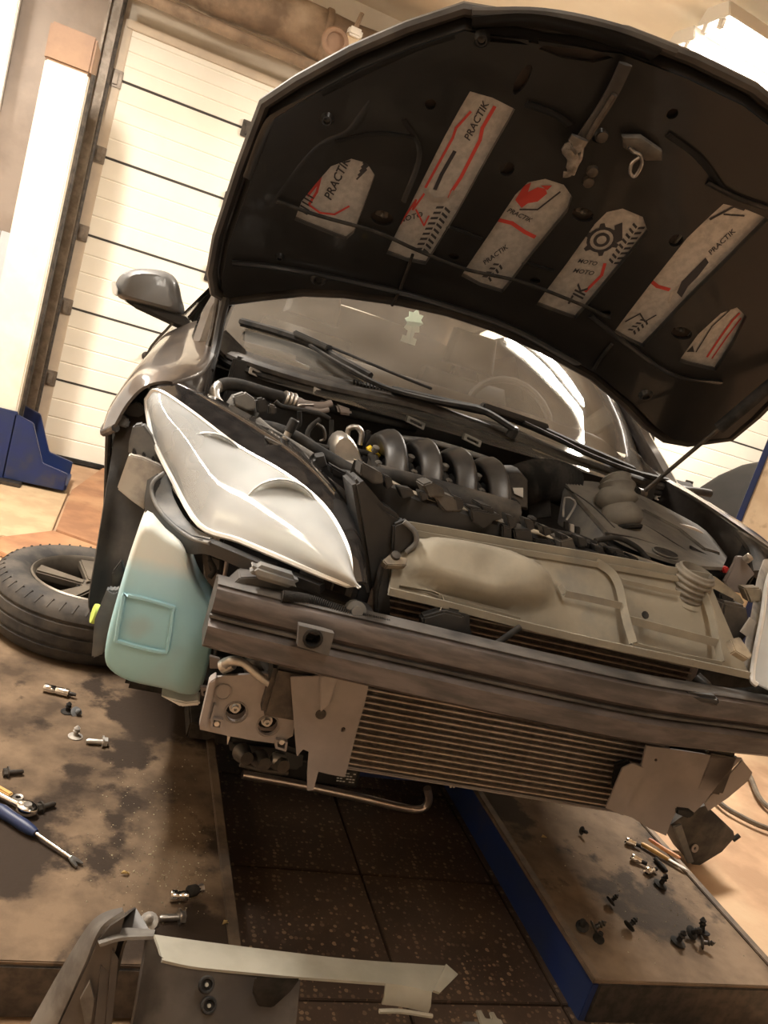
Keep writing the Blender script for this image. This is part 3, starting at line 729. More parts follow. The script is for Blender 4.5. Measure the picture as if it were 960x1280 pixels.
def inset(pts, d):
    """shrink a closed outline by d"""
    A = sum(pts[i][0]*pts[(i+1) % len(pts)][1]-pts[(i+1) % len(pts)][0]*pts[i][1] for i in range(len(pts)))
    s = 1 if A > 0 else -1; out = []
    N = len(pts)
    for i in range(N):
        p0, p1, p2 = Vector(pts[i-1]), Vector(pts[i]), Vector(pts[(i+1) % N])
        n = Vector((0,0))
        for a, b in ((p0,p1),(p1,p2)):
            e = b-a
            if e.length > 1e-9: e.normalize(); n += Vector((-e.y, e.x))*s
        if n.length > 1e-9: n.normalize()
        out.append(tuple(p1+n*d))
    return out
def hplate(mb, outer, n0, n1, holes=(), m=0):
    """plate that follows the crown of the hood between offsets n0 and n1"""
    loops = [list(outer)]+[list(h) for h in holes]
    # inner sample points make the plate follow the crown
    flat = [p for l in loops for p in l]
    bm = bmesh.new()
    vs = [bm.verts.new((u, w_, 0)) for u, w_ in flat]; es = []; b = 0
    for l in loops:
        L = len(l)
        for i in range(L):
            try: es.append(bm.edges.new((vs[b+i], vs[b+(i+1) % L])))
            except ValueError: pass
        b += L
    bmesh.ops.triangle_fill(bm, use_beauty=True, use_dissolve=False, edges=es, normal=(0,0,1))
    for _ in range(3):
        lg = [e for e in bm.edges if e.calc_length() > .16]
        if not lg: break
        bmesh.ops.subdivide_edges(bm, edges=lg, cuts=1)
        bmesh.ops.triangulate(bm, faces=bm.faces)
    bm.verts.index_update()
    co = [(v.co.x, v.co.y) for v in bm.verts]; N = len(co)
    fs = [tuple(v.index for v in f.verts) for f in bm.faces]
    bd = [(e.verts[0].index, e.verts[1].index) for e in bm.edges if len(e.link_faces) == 1]
    bm.free()
    mb.add([hp(u, w_, n0) for u, w_ in co]+[hp(u, w_, n1) for u, w_ in co],
           fs+[tuple(i+N for i in f[::-1]) for f in fs]+[(a, b, b+N, a+N) for a, b in bd], m)
    return mb
o_fine = sub(outline, .06)
hood = P(hplate(MB(), o_fine, .012, .022), 'hood', 'paint', label='raised hood seen from below with foil patches')
P(MB().tube(ring(o_fine, .006), .013, 8, closed=True, sq=(1.2,1)), 'hem', 'hood_edge', hood)
P(hplate(MB(), inset(o_fine, .022), .0065, .0115), 'inner_skin', 'hood_skin', hood)
# foil patches, their cut-outs in the inner frame
PATCH = [
 [(371,268),(380,246),(396,226),(416,203),(440,194),(458,199),(467,213),(455,246),(441,284),(432,292)],
 [(588,110),(614,118),(641,131),(604,196),(568,262),(531,323),(508,318),(485,310),(520,240),(556,168)],
 [(578,338),(612,288),(645,238),(660,223),(680,219),(702,226),(712,240),(706,258),(665,308),(627,358),(602,350)],
 [(671,374),(710,322),(744,274),(758,260),(776,256),(800,266),(806,284),(760,340),(718,391),(694,382)],
 [(768,408),(812,350),(858,292),(902,250),(926,256),(956,268),(914,310),(856,368),(802,426),(786,418)],
 [(848,445),(872,412),(900,386),(918,379),(929,390),(912,424),(892,456),(868,450)]]
cut = [inset(sub(H(p), .03), -.004) for p in PATCH]
def circ(px, py, ru, rw=None, n=14, rot=0):
    u, w_ = hat(px, py); rw = rw or ru
    return [(u+ru*math.cos(a)*math.cos(rot)-rw*math.sin(a)*math.sin(rot), w_+ru*math.cos(a)*math.sin(rot)+rw*math.sin(a)*math.cos(rot)) for a in [2*math.pi*i/n for i in range(n)]]
holes_ = [circ(633,205,.017), circ(538,124,.012), circ(652,93,.012,.034), circ(843,294,.017), circ(838,136,.012,.012), circ(478,266,.028,.02),
          circ(727,262,.028,.018), circ(850,410,.03,.02), circ(567,314,.014,.009), circ(668,344,.014,.009), circ(756,384,.014,.009)]
strips = [H([(610,39),(660,44),(660,50),(608,46)]), H([(672,45),(730,54),(765,66),(740,72),(700,66),(672,55)])]
frame_o = inset(sub(outline, .05), .030)
hplate_mb = MB(); hplate(hplate_mb, frame_o, -.022, -.010, cut+holes_+strips)
P(hplate_mb, 'inner_frame', 'hood_black', hood, ang=30)
# walls between frame and skin
wl_ = MB()
for h in cut:
    A = ring(h, -.010); B = ring(inset(h, -.004), .006)
    wl_.sheet([A+[A[0]], B+[B[0]]])
A = ring(frame_o, -.012); B = ring(inset(frame_o, -.012), .006); wl_.sheet([A+[A[0]], B+[B[0]]])
P(wl_, 'frame_wall', 'hood_black', hood)
# pressed beads and bosses
for i, (px, r_) in enumerate([([(312,225),(335,165),(352,148),(400,124)], .009), ([(405,122),(455,97),(520,67),(570,50)], .009), ([(590,30),(660,26),(740,42),(820,70)], .014),
        ([(290,330),(340,335),(400,345),(480,362),(560,384),(640,412),(720,455)], .018), ([(500,150),(520,190),(500,250)], .010), ([(470,130),(440,170),(400,190),(360,240),(345,262)], .014),
        ([(655,132),(690,145),(708,158)], .014), ([(560,285),(580,292),(600,300)], .010), ([(655,330),(690,340)], .010), ([(880,230),(920,250),(955,262)], .012), ([(660,140),(620,210),(560,300)], .010),
        ([(830,170),(870,200),(900,240)], .012), ([(420,180),(470,170),(520,175)], .009), ([(735,395),(780,430),(840,470),(900,480)], .014)]):
    P(MB().tube(crv([hp(*hat(x, y, -.02), -.016) for x, y in px], 5), r_, 8, sq=(.40,1.8)), 'bead', 'hood_black', hood)
for x, y, r_ in ((409,148,.010),(602,48,.011),(398,348,.014),(807,493,.014),(350,320,.007),(750,168,.012)):
    c = hp(*hat(x, y, -.02), -.02)
    P(MB().lathe([(r_*1.6,0),(r_*1.3,.006),(r_,.012),(r_*.75,.012),(r_*.6,.005),(r_*.3,.004)], c, -HN, 18), 'boss', 'hood_black', hood)
for x, y in ((478,266),(727,262),(850,410)):
    c = hp(*hat(x, y, -.01), -.006)
    P(MB().box(c, (.03,.012,.022)).lathe([(.006,0),(.004,.02)], c, -HN, 8), 'clip', 'plastic_dusty', hood, bevel=.003)
# insulation foil with print
def text_mesh(s, size):
    cu = bpy.data.curves.new('print', 'FONT'); cu.body = s; cu.size = size; cu.align_x = 'CENTER'; cu.align_y = 'CENTER'
    cu.shear = .25; cu.offset = size*.018; cu.resolution_u = 2
    ob = bpy.data.objects.new('print', cu); COL.objects.link(ob)
    dg = bpy.context.evaluated_depsgraph_get(); me = bpy.data.meshes.new_from_object(ob.evaluated_get(dg))
    vs = [(v.co.x, v.co.y) for v in me.vertices]; fs = [tuple(p.vertices) for p in me.polygons]
    bpy.data.objects.remove(ob); bpy.data.curves.remove(cu); bpy.data.meshes.remove(me)
    return vs, fs
NF = -.0045
def put_text(mb, s, p0, p1, size, m):
    """writing along the line from pixel p0 to pixel p1 on the foil"""
    vs, fs = text_mesh(s, size)
    a, b = Vector(hat(*p0, NF)), Vector(hat(*p1, NF)); d = (b-a).normalized(); n = Vector((-d.y, d.x)); c = (a+b)/2
    W_ = max(v[0] for v in vs)-min(v[0] for v in vs); k = (b-a).length/W_
    # seen from below the hood plane is mirrored, so the letters' up side is flipped
    mb.add([hp(*(c+d*(x*k)+n*(y*k*FLIP)), NF) for x, y in vs], fs, m)
FLIP = 1
def line(mb, px, wd, m):
    pts = [Vector(hat(x, y, NF)) for x, y in px]
    for a, b in zip(pts, pts[1:]):
        d = (b-a).normalized(); n = Vector((-d.y, d.x))*wd/2; e = d*wd*.3
        mb.add([hp(*q, NF) for q in (a-e-n, b+e-n, b+e+n, a-e+n)], [(0,1,2,3)], m)
def blob(mb, px, m):
    pts = [hat(x, y, NF) for x, y in px]
    tri = tessellate_polygon([[Vector((u, w_, 0)) for u, w_ in pts]])
    mb.add([hp(u, w_, NF) for u, w_ in pts], [tuple(t) for t in tri], m)
def tread(mb, p0, p1, wd, k, m):
    a, b = Vector(hat(*p0, NF)), Vector(hat(*p1, NF)); d = (b-a); n = Vector((-d.y, d.x)).normalized()*wd
    for i in range(k):
        c = a+d*(i/k); s = d/k*.55
        for q in (-1, 1):
            mb.add([hp(*v, NF) for v in (c+n*.1*q, c+n*q+s*.8, c+n*q+s*1.6, c+n*.1*q+s*.8)], [(0,1,2,3)], m)
for k, p in enumerate(PATCH):
    pts = sub(H(p), .03); mb = MB(); hplate(mb, inset(pts, -.010), -.003, .0062)
    R_, B_ = 1, 2
    if k == 0:
        put_text(mb, 'PRACTIK', (409,250), (434,198), .05, B_)
        line(mb, [(380,238),(402,216),(396,240),(386,256)], .006, R_); line(mb, [(386,256),(400,266),(418,268),(436,258)], .005, R_); line(mb, [(384,243),(396,228)], .012, R_)
        for i in range(5): line(mb, [(374+i*2,262-i*5),(384+i*2,268-i*5)], .004, B_)
        for i in range(5): line(mb, [(446+i*2,224-i*5),(458+i*2,212-i*5)], .004, B_)
    if k == 1:
        put_text(mb, 'PRACTIK', (583,176), (608,128), .05, B_)
        line(mb, [(588,140),(570,160),(566,172),(532,234)], .006, R_); line(mb, [(618,134),(603,160),(600,175),(576,222),(560,246)], .008, R_); line(mb, [(532,240),(516,262),(520,250),(500,280)], .005, R_)
        line(mb, [(568,190),(552,218),(544,236)], .009, B_); line(mb, [(533,240),(540,250),(556,250),(566,240)], .012, 3)
        tread(mb, (556,258), (526,316), .018, 9, B_); put_text(mb, 'MOTO', (498,276), (528,268), .04, B_); line(mb, [(520,262),(530,282),(536,270)], .004, R_)
    if k == 2:
        blob(mb, [(644,250),(655,232),(664,228),(660,240),(672,234),(682,236),(684,242),(672,252),(660,254),(652,260)], R_)
        blob(mb, [(676,232),(690,232),(684,238)], R_); put_text(mb, 'PRACTIK', (634,262), (664,276), .03, B_)
        line(mb, [(624,275),(640,279),(656,290),(668,296)], .010, R_); line(mb, [(650,262),(672,262),(700,240)], .004, B_)
        put_text(mb, 'PRACTIK', (604,330), (634,308), .05, B_); tread(mb, (625,330),(607,350),.014,4,B_)
    if k == 3:
        u0 = (752,300); c = hat(*u0, NF)
        for r0, r1 in ((.036,.028),(.020,.012)):
            ring_ = [2*math.pi*i/20 for i in range(21)]
            mb.add([hp(c[0]+r*math.cos(a), c[1]+r*math.sin(a), NF) for a in ring_ for r in (r0, r1)], [(2*i, 2*i+1, 2*i+3, 2*i+2) for i in range(20)], B_)
        for i in range(6):
            a = i*math.pi/3; d_ = Vector((math.cos(a), math.sin(a))); n_ = Vector((-d_.y, d_.x))*.008; cc = Vector(c)
            mb.add([hp(*(cc+d_*.034-n_), NF), hp(*(cc+d_*.046-n_*.6), NF), hp(*(cc+d_*.046+n_*.6), NF), hp(*(cc+d_*.034+n_), NF)], [(0,1,2,3)], B_)
        put_text(mb, 'MOTO', (722,326), (746,330), .05, B_); put_text(mb, 'MOTO', (716,338), (742,342), .05, B_)
        tread(mb, (766,330),(800,280),.016,8,B_); line(mb, [(732,364),(752,344),(756,330)], .008, R_); put_text(mb, 'TIK', (716,384), (730,358), .04, B_)
        blob(mb, [(768,282),(778,278),(778,300),(770,304)], B_)
    if k == 4:
        put_text(mb, 'PRACTIK', (886,318), (918,288), .04, B_); line(mb, [(888,274),(918,258),(930,262)], .006, B_); line(mb, [(905,268),(930,270)], .004, B_)
        blob(mb, [(846,366),(852,352),(866,338),(882,322),(886,328),(872,346),(860,358),(852,372)], B_); line(mb, [(812,350),(822,358),(836,362)], .010, R_)
        line(mb, [(836,378),(840,366),(852,356)], .005, 3); line(mb, [(782,402),(800,392),(806,402),(820,394)], .004, B_); tread(mb, (808,400),(788,416),.014,4,B_)
    if k == 5:
        line(mb, [(884,446),(900,422),(916,400),(924,392)], .006, R_); line(mb, [(890,448),(908,422),(926,398)], .004, R_); line(mb, [(870,440),(890,408),(912,388)], .003, B_); blob(mb, [(858,440),(866,432),(868,440)], B_)
    P(mb, 'foil_patch', ['foil', 'ink_red', 'ink_black', 'alu'], hood, weld=False)
# hose, wiring and latch on the underside
def hl(px, n, r, mt, name, nn=8, **k): return P(MB().tube(crv([hp(*hat(x, y, n), n) for x, y in px], 5), r, nn, **k), name, mt, hood)
hl([(346,252),(400,270),(470,290),(520,312),(580,336),(650,352),(720,378),(762,398)], -.034, .0045, 'rubber', 'washer_hose')
hl([(516,318),(508,340),(498,366),(490,382)], -.03, .004, 'rubber', 'washer_hose')
hl([(765,430),(752,446),(742,462)], -.03, .005, 'rubber', 'washer_hose')
hl([(782,80),(768,110),(752,138),(732,168),(722,186)], -.045, .012, 'hood_edge', 'latch_rail', 6, sq=(.5,1.3))
hl([(768,118),(748,150),(735,172)], -.06, .007, 'steel_dark', 'latch_rail', 6)
hl([(725,172),(718,182),(709,186),(716,198),(712,216),(704,218)], -.07, [.016,.010,.006], 'steel', 'safety_catch', 6, sq=(.4,1.4))
hl([(728,178),(726,196),(720,208),(716,218)], -.06, .005, 'steel', 'catch_spring', 6)
P(MB().puff([hp(*hat(x, y, -.03), -.03) for x, y in ((776,166),(800,166),(826,184),(826,196),(806,196),(778,180))], -HN*.02), 'latch_bracket', 'plastic_dusty', hood)
hl([(786,184),(792,190),(800,194),(802,206),(794,220),(788,216),(790,204),(800,196)], -.06, .004, 'steel', 'latch_loop')
for x, y in ((752,168),(740,212),(735,225)):
    P(MB().lathe([(.014,0),(.012,.012),(.006,.014)], hp(*hat(x, y, -.02), -.022), -HN, 12), 'bolt', 'steel_dark', hood)
# front edge seal pieces
hl([(590,16),(680,17),(770,36),(845,64)], -.012, .010, 'hood_edge', 'edge_seal')
# struts
s0 = cat(801, 618, .12); s1 = cat(868, 512, -.06); s2 = hp(.79, .60, -.03)
s1 = s0.lerp(s2, .46)
gs = P(MB().tube([s0, s1], .0065, 10), 'strut_rod', 'steel_dark', label='gas strut holding the right side of the raised hood')
P(MB().tube([s1, s2], .018, 12), 'strut_cylinder', 'rubber', gs)
P(MB().lathe([(.018,-.012),(.018,.012)], s0, (1,0,0), 10), 'ball_joint', 'steel_dark', gs)
P(MB().tube(crv(T([(283,372,.20),(276,400,.2),(270,432,.18),(262,462,.14)]), 4), .012, 8), 'hinge_arm', 'plastic_black')
P(MB().tube(crv(T([(272,372,.28),(266,410,.27),(258,440,.25),(252,470,.2)]), 4), .008, 8), 'hinge_arm', 'steel_dark')

# ================================================================== left headlamp
topE = [(183,499,-.20),(197,488,-.21),(237,513,-.26),(296,557,-.34),(356,592,-.44),(405,633,-.55),(434,682,-.65),(443,731,-.72)]
botE = [(184,513,-.21),(192,550,-.28),(214,596,-.36),(249,656,-.50),(300,676,-.57),(350,697,-.63),(400,718,-.68),(443,734,-.722)]
tE, bE = T(topE), T(botE)
def lens_rows(off, sh=0):
    r = []
    for t in (0, .25, .5, .75, 1):
        row = []
        for i, (a, b) in enumerate(zip(tE, bE)):
            p = a.lerp(b, t); bul = 4*t*(1-t)*.035*min(1, (i+.4)/2)
            c = Vector((.0, -1, .25)).normalized()
            row.append(p+c*(bul-off)+(tE[3].lerp(bE[3], .5)-p)*sh)
        r.append(row)
    return r
hlp = P(MB().sheet(crv_grid(lens_rows(.0), 4, 4), .004), 'headlamp', 'lens', label='large clear left headlamp with hazy lens')
P(MB().sheet(crv_grid(lens_rows(.085, .10), 4, 4), -.004), 'reflector', 'reflector', hlp)
rim = crv(tE, 5)+crv(bE[::-1], 5)[1:]
P(MB().tube(rim, .0055, 6, closed=True), 'lens_rim', 'lamp_rim', hlp)
ro, ri = lens_rows(.02), lens_rows(.085, .10)
def border(rows): return [p for p in rows[0]]+[r[-1] for r in rows[1:-1]]+[p for p in rows[-1][::-1]]+[r[0] for r in rows[1:-1][::-1]]
bo, bi = border(ro), border(ri)
P(MB().sheet([bo+[bo[0]], bi+[bi[0]]], .002), 'housing_wall', 'reflector', hlp)
for (x, y, yc, r_) in ((268,588,-.28,.075), (356,644,-.46,.070)):
    c = cat(x, y, yc); ax = Vector((-.25,-1,.05))
    P(MB().lathe([(r_*.18,0),(r_*.45,.008),(r_*.8,.035),(r_,.062),(r_*1.05,.066),(r_*1.05,.058)], c, ax, 28, caps=False), 'lamp_bowl', 'reflector', hlp)
    P(MB().lathe([(.012,0),(.014,.02),(.010,.045),(.003,.05)], c, ax, 12), 'bulb', 'lamp_white', hlp)
    P(MB().lathe([(r_*1.05,.060),(r_*1.07,.064),(r_*1.10,.060)], c, ax, 28, caps=False), 'bowl_ring', 'lamp_rim', hlp)
P(MB().tube(crv(T([(255,648,-.47),(300,664,-.53),(350,685,-.59),(420,712,-.67)]), 4), .010, 8), 'light_strip', 'lamp_white', hlp)
c = cat(203, 542, -.235); P(MB().puff([c+Vector((a,0,b)) for a, b in ((-.016,-.035),(.018,-.03),(.012,.035),(-.014,.025))], (0,.03,0)), 'indicator_reflector', 'amber', hlp, label='small amber indicator reflector')
for i, (x, y) in enumerate(((300,690),(330,702),(360,712))):
    pass
# dark trim above the lamp
outE = [(188,484,-.17),(212,479,-.10),(252,492,-.10),(325,529,-.17),(376,566,-.28),(424,620,-.42),(450,680,-.57),(458,741,-.70)]
oE = T(outE)
P(MB().sheet(crv_grid([tE, [a.lerp(b,.5)+Vector((0,-.012,.012)) for a, b in zip(tE, oE)], oE], 4, 4), .006), 'headlamp_trim', 'trim_gloss')
mat('engine_neck', (.20,.18,.148), (.12,.108,.09), rough=.9, scale=14)
mat('liner', (.020,.019,.018), (.05,.043,.036), rough=.65, scale=8)
# ================================================================== front end
# bumper beam: two ribs with a groove, bowed forward in the middle
bx = [(262,766),(300,776),(400,800),(500,823),(600,846),(700,868),(800,888),(900,902),(985,914)]
bp_ = []
for x, y in bx:
    p = cat(x, y, -.72)
    for _ in range(3): p = cat(x, y, -.765+.10*((p.x-.0)/.6)**2)
    bp_.append(p)
bc = crv(bp_, 5)
def sweep_x(path, prof):
    return [[p+Vector((0, dy, dz)) for p in path] for dy, dz in prof]
prof = [(.06,.052),(.0,.056),(-.018,.050),(-.026,.036),(-.026,.016),(-.014,.007),(-.014,-.004),(-.030,-.013),(-.032,-.046),(-.020,-.054),(.06,-.052),(.06,.052)]
beam_ = P(MB().sheet(sweep_x(bc, prof)).plate([bc[0]+Vector((0,a,b)) for a, b in prof[:-1]], (.002,0,0)).plate([bc[-1]+Vector((0,a,b)) for a, b in prof[:-1]], (.002,0,0)), 'bumper_beam', 'beam', label='long bowed bumper beam with two ribs')
P(MB().sheet(sweep_x(bc, [(.055,.054),(.03,.062),(-.004,.0605),(-.010,.057)]), .004), 'top_flange', 'beam_dark', beam_)
P(MB().tube([p+Vector((0,-.017,.0015)) for p in bc], .0045, 6), 'groove_shade', 'beam_dark', beam_)  # dark strip standing in for the shade inside the groove
prism('beam_pad', [(374,782),(418,792),(411,820),(372,808)], -.758, .02, 'beam_dark', beam_, bevel=.004, holes=[(391,798,.016)])
c = cat(391, 798, -.757); P(MB().lathe([(.017,0),(.017,-.003),(.013,-.004),(.013,.03),(.001,.03)], c, (0,1,0), 16, caps=False), 'tow_eye', 'rubber', beam_)
prism('beam_end', [(262,768),(274,742),(284,742),(280,772),(272,800)], -.66, .05, 'beam_dark', beam_, bevel=.004)
# carrier above the beam, left
prism('carrier', [(278,742),(300,722),(336,720),(398,742),(470,768),(470,792),(398,778),(330,762),(290,760)], -.66, .06, 'beam_dark', bevel=.006)
prism('carrier_pad', [(310,712),(322,706),(372,722),(376,733),(366,738),(318,724)], -.69, .04, 'plastic_grey', bevel=.008)
bellows('harness', T([(352,745,-.70),(390,752,-.70),(440,770,-.72),(486,782,-.73)]), .0105, .0012, 'rubber', rings=60)
P(MB().lathe([(.018,0),(.018,.02),(.010,.022),(.010,.03)], cat(442,762,-.70), (0,-1,.2), 14), 'grommet', 'plastic_grey')
hose('foam_strip', [(478,786,-.70),(540,806,-.71),(620,826,-.72),(700,844,-.72),(790,860,-.71),(860,872,-.70)], .016, 'rubber', n=8)
for x, y in ((545,806),(640,828),(742,850),(835,868),(880,874)):
    prism('foam_block', [(x-22,y-8),(x+20,y-2),(x+22,y+10),(x-20,y+5)], -.76, .05, 'plastic_black', bevel=.006)
prism('beam_bracket', [(528,772),(556,764),(580,770),(590,790),(592,806),(530,798)], -.70, .03, 'plastic_black', bevel=.004)
prism('beam_bracket', [(560,760),(588,766),(588,800),(562,795)], -.69, .02, 'plastic_black', bevel=.004)
for a, b in (((588,802),(600,812)),((610,812),(650,784))): hose('stay', [(*a,-.72),(*b,-.70)], .006, 'rubber')
# condenser core with its tubes
cond = P(MB().box((.045,-.585,.475), (.70,.02,.44)), 'condenser', 'cond_fin', label='copper-brown condenser core behind the bumper beam')
tb_ = None
for k in range(34):
    z = .262+.0130*k
    if tb_ is None:
        tb_ = MB().box((0,0,0), (.70,.014,.0032)).build('condenser_tube', 'cond_tube', cond); o = tb_
    else: o = tb_.copy(); COL.objects.link(o); o.parent = cond
    o.location = (.045,-.597,z)
for x in (-.315, .405):
    P(MB().tube([(x,-.585,.25),(x,-.585,.70)], .014, 10), 'end_tank', 'alu_warm', cond)
P(MB().box((.045,-.59,.253), (.70,.035,.006)), 'lower_frame', 'alu_warm', cond, bevel=.002)
# radiator behind it
P(MB().box((.05,-.53,.48), (.74,.04,.46)), 'radiator', 'plastic_black', bevel=.01)
P(MB().box((-.335,-.55,.62), (.05,.07,.22)), 'radiator_side', 'plastic_black', bevel=.01)
# left deflector plate
ld_ = [(363,846),(395,845),(424,843),(463,848),(456,880),(446,915),(436,955),(431,972),(410,968),(398,965),(392,988),(384,989),(384,966),(386,940),(379,937),(371,946),(369,925),(366,885)]
prism('deflector_plate', ld_, -.665, .004, 'alu_warm', bevel=.001, holes=[(429,912,.0045)], label='torn pale metal deflector plate left of the condenser')
prism('deflector_fold', [(400,846),(424,842),(412,880),(400,892)], -.669, .004, 'alu_pale', bevel=.0015)
P(MB().lathe([(.010,0),(.009,.002)], cat(401,893,-.666), (0,-1,0), 12), 'deflector_mark', 'steel_dark')
# right deflector
rd = [(808,932),(850,938),(900,946),(928,948),(905,972),(880,1004),(868,1016),(862,1012),(848,1010),(838,1030),(833,1045),(812,1036),(790,1022),(778,1018),(800,965)]
prism('deflector_plate', rd, -.655, .005, 'alu_warm', bevel=.0012, holes=[(820,950,.003)], label='folded grey metal deflector plate right of the condenser')
prism('deflector_flap', [(757,1010),(778,960),(790,954),(806,960),(800,975),(779,1020)], -.668, .004, 'alu_warm', bevel=.001)
prism('deflector_wing', [(880,1004),(928,950),(941,966),(936,976),(910,998),(886,1014)], -.63, .004, 'alu_pale', bevel=.001)
prism('deflector_clip', [(846,1010),(862,1012),(870,1018),(862,1024),(846,1018)], -.66, .02, 'rubber', bevel=.003)
prism('condenser_cover', [(770,955),(786,950),(792,960),(778,992),(766,985)], -.62, .01, 'rubber', bevel=.002)
# left connection plate
pl = prism('connection_plate', [(268,847),(297,844),(330,842),(366,848),(372,880),(366,920),(348,930),(318,926),(285,920),(250,912),(249,904),(258,872)], -.62, .008, 'alu_pale', bevel=.0015, holes=[(295,890,.0185),(335,907,.0185)], label='pale metal plate with two round openings and bolts')
for x, y in ((295,890),(335,907)):
    c = cat(x, y, -.62)
    P(MB().lathe([(.0215,-.002),(.0215,.004),(.0185,.004),(.0185,-.002)], c, (0,1,0), 20, caps=False), 'opening_rim', 'alu_warm', pl)
    P(MB().lathe([(.020,.03),(.0005,.032)], c, (0,1,0), 16), 'opening_back', 'rubber', pl)
    P(MB().lathe([(.011,.03),(.011,.012),(.007,.012),(.007,.002),(.003,.002),(.003,.008)], c+Vector((-.002,0,.003)), (0,1,0), 10), 'bolt', 'alu', pl)
P(MB().lathe([(.016,0),(.016,-.002),(.013,-.003),(.0125,-.001)], cat(279,865,-.621), (0,1,0), 20), 'pressed_disc', 'alu_pale', pl)
P(MB().plate(T([(262,902),(268,880),(270,882),(265,905)], -.63), (0,.02,0)).plate(T([(265,898),(279,900),(277,912),(262,910)], -.632), (0,.025,0), [T([(267,900),(276,902),(275,910),(266,908)], -.632)]), 'square_tab', 'alu_pale', pl, bevel=.0008)
P(MB().plate(T([(345,925),(360,928),(358,940),(344,936)], -.632), (0,.025,0), [T([(347,927),(357,929),(356,937),(347,934)], -.632)]), 'square_tab', 'alu_pale', pl, bevel=.0008)
for x, y in ((271,904),(352,927)): P(MB().lathe([(.006,0),(.005,-.004)], cat(x, y, -.63), (0,1,0), 8), 'tab_bolt', 'alu', pl)
prism('edge_flange', [(262,853),(271,847),(258,908),(249,909)], -.64, .03, 'alu_pale', pl, bevel=.002)
prism('plate_spike', [(284,920),(288,921),(284,932)], -.62, .004, 'alu', pl, bevel=.0005)
prism('back_plate', [(250,905),(262,862),(268,850),(366,852),(364,915),(290,912)], -.585, .006, 'alu_warm', pl, bevel=.001)
hose('refrigerant_pipe', [(282,834,-.60),(285,828,-.62),(293,826,-.63),(305,829,-.635),(318,840,-.64),(332,851,-.64),(345,857,-.635),(362,858,-.62)], [.011,.009,.008,.008,.006], 'alu', n=10)
P(MB().lathe([(.013,-.012),(.014,0),(.013,.012)], cat(284,831,-.61), (.6,-.3,.6), 12), 'pipe_nut', 'alu')
hose('pipe_stub', [(330,824,-.58),(337,836,-.59),(345,846,-.6),(354,846,-.6)], .010, 'plastic_grey')
hose('pipe_stub', [(305,848,-.59),(325,846,-.60),(345,842,-.60)], .010, 'plastic_grey')
P(MB().puff(T([(306,822),(312,808),(335,812),(350,826),(346,842),(310,842)], -.56), (0,.08,0)), 'compressor', 'steel_dark')
P(MB().lathe([(.018,0),(.018,-.02),(.008,-.02),(.007,-.03)], cat(316,831,-.56), (0,1,0), 14), 'compressor_bolt', 'steel', )
prism('stay_plate', [(262,820),(275,824),(276,836),(262,836)], -.56, .01, 'alu_warm', bevel=.001)
prism('stay_plate', [(250,858),(262,860),(262,872),(252,870)], -.55, .01, 'alu_warm', bevel=.001, holes=[(257,866,.004)])
hose('thin_cable', [(277,700,-.5),(275,740,-.5),(272,780,-.52),(270,812,-.54),(268,836,-.55)], .004, 'rubber')
hose('thin_cable', [(262,690,-.5),(264,712,-.5),(274,716,-.5),(276,740,-.5)], .0035, 'rubber')
# lower shadowy parts
prism('subframe', [(285,925),(345,930),(380,942),(378,966),(330,960),(288,945)], -.45, .1, 'plastic_black', bevel=.01)
for i, (x, y) in enumerate(((300,938),(322,945),(345,948))):
    P(MB().lathe([(.016,0),(.020,.01),(.014,.04)], cat(x, y, -.48), (.3,-1,.1), 12), 'bush', 'steel_dark')
P(MB().tube(T([(340,948),(356,951)], -.5), .012, 12), 'sleeve', 'alu')
hose('link_rod', [(300,955,-.47),(330,962,-.47),(360,966,-.47)], .006, 'steel_dark')
for x in (566,570): hose('drain_pin', [(x,960,-.56),(x-3,984,-.56)], .0025, 'alu')

# ---- dusty air guide above the condenser
topS = [(500,657),(560,668),(640,682),(720,695),(800,709),(885,723)]
botS = [(486,738),(562,756),(650,779),(742,801),(835,821),(936,843)]
rows = []
NR, NCc = 17, 45
tp = crv(T(topS, -.56), 9); bt = crv(T(botS, -.665), 9)
def bump(u, v):
    h = 0
    # big rounded duct bulge on the left
    du = (u-.27)/.245; dv = (v-.47)/.40
    q = 1-(abs(du)**2.6+abs(dv)**2.4)
    if q > 0: h += .040*min(1, q*1.6)**.7
    du = (u-.40)/.10; dv = (v-.50)/.30; q = 1-(du*du+dv*dv)
    if q > 0: h += .012*q
    du = (u-.29)/.035; dv = (v-.55)/.22; q = 1-(du*du+dv*dv)
    if q > 0: h -= .004*q
    return h
sn = Vector((0,-.80,.60))
for i in range(NR):
    v = i/(NR-1); row = []
    for j in range(len(tp)):
        u = j/(len(tp)-1); row.append(tp[j].lerp(bt[j], v)+sn*bump(u, v))
    rows.append(row)
guide = P(MB().sheet(rows, .006), 'air_guide', 'dust_beige', label='dust-covered beige air guide panel above the condenser', ang=60)
def gp(px, py, off=.004):
    """point on the tilted guide panel seen at a pixel"""
    d = CARI.to_3x3() @ ray(px, py); p0 = (tp[0]+bt[0])/2; n = (tp[-1]-tp[0]).cross(bt[0]-tp[0]).normalized()
    if n.y > 0: n = -n
    t = ((p0-CO).dot(n)+off)/d.dot(n); return CO+d*t
def rib(px, wd, ht, name='rib', mt='dust_beige', par=guide):
    wd *= .7; pts = [gp(x, y, ht/2) for x, y in px]; mb = MB()
    mb.tube(crv(pts, 3), wd, 4, sq=(ht/wd*.8, 1)); return P(mb, name, mt, par)
rib([(498,655),(560,665),(640,679),(720,692),(800,706),(888,722)], .006, .014)
rib([(506,664),(560,674),(640,688),(720,701),(800,715),(878,729)], .0035, .010)
rib([(486,739),(562,757),(650,780),(742,802),(835,822),(936,844)], .007, .012)
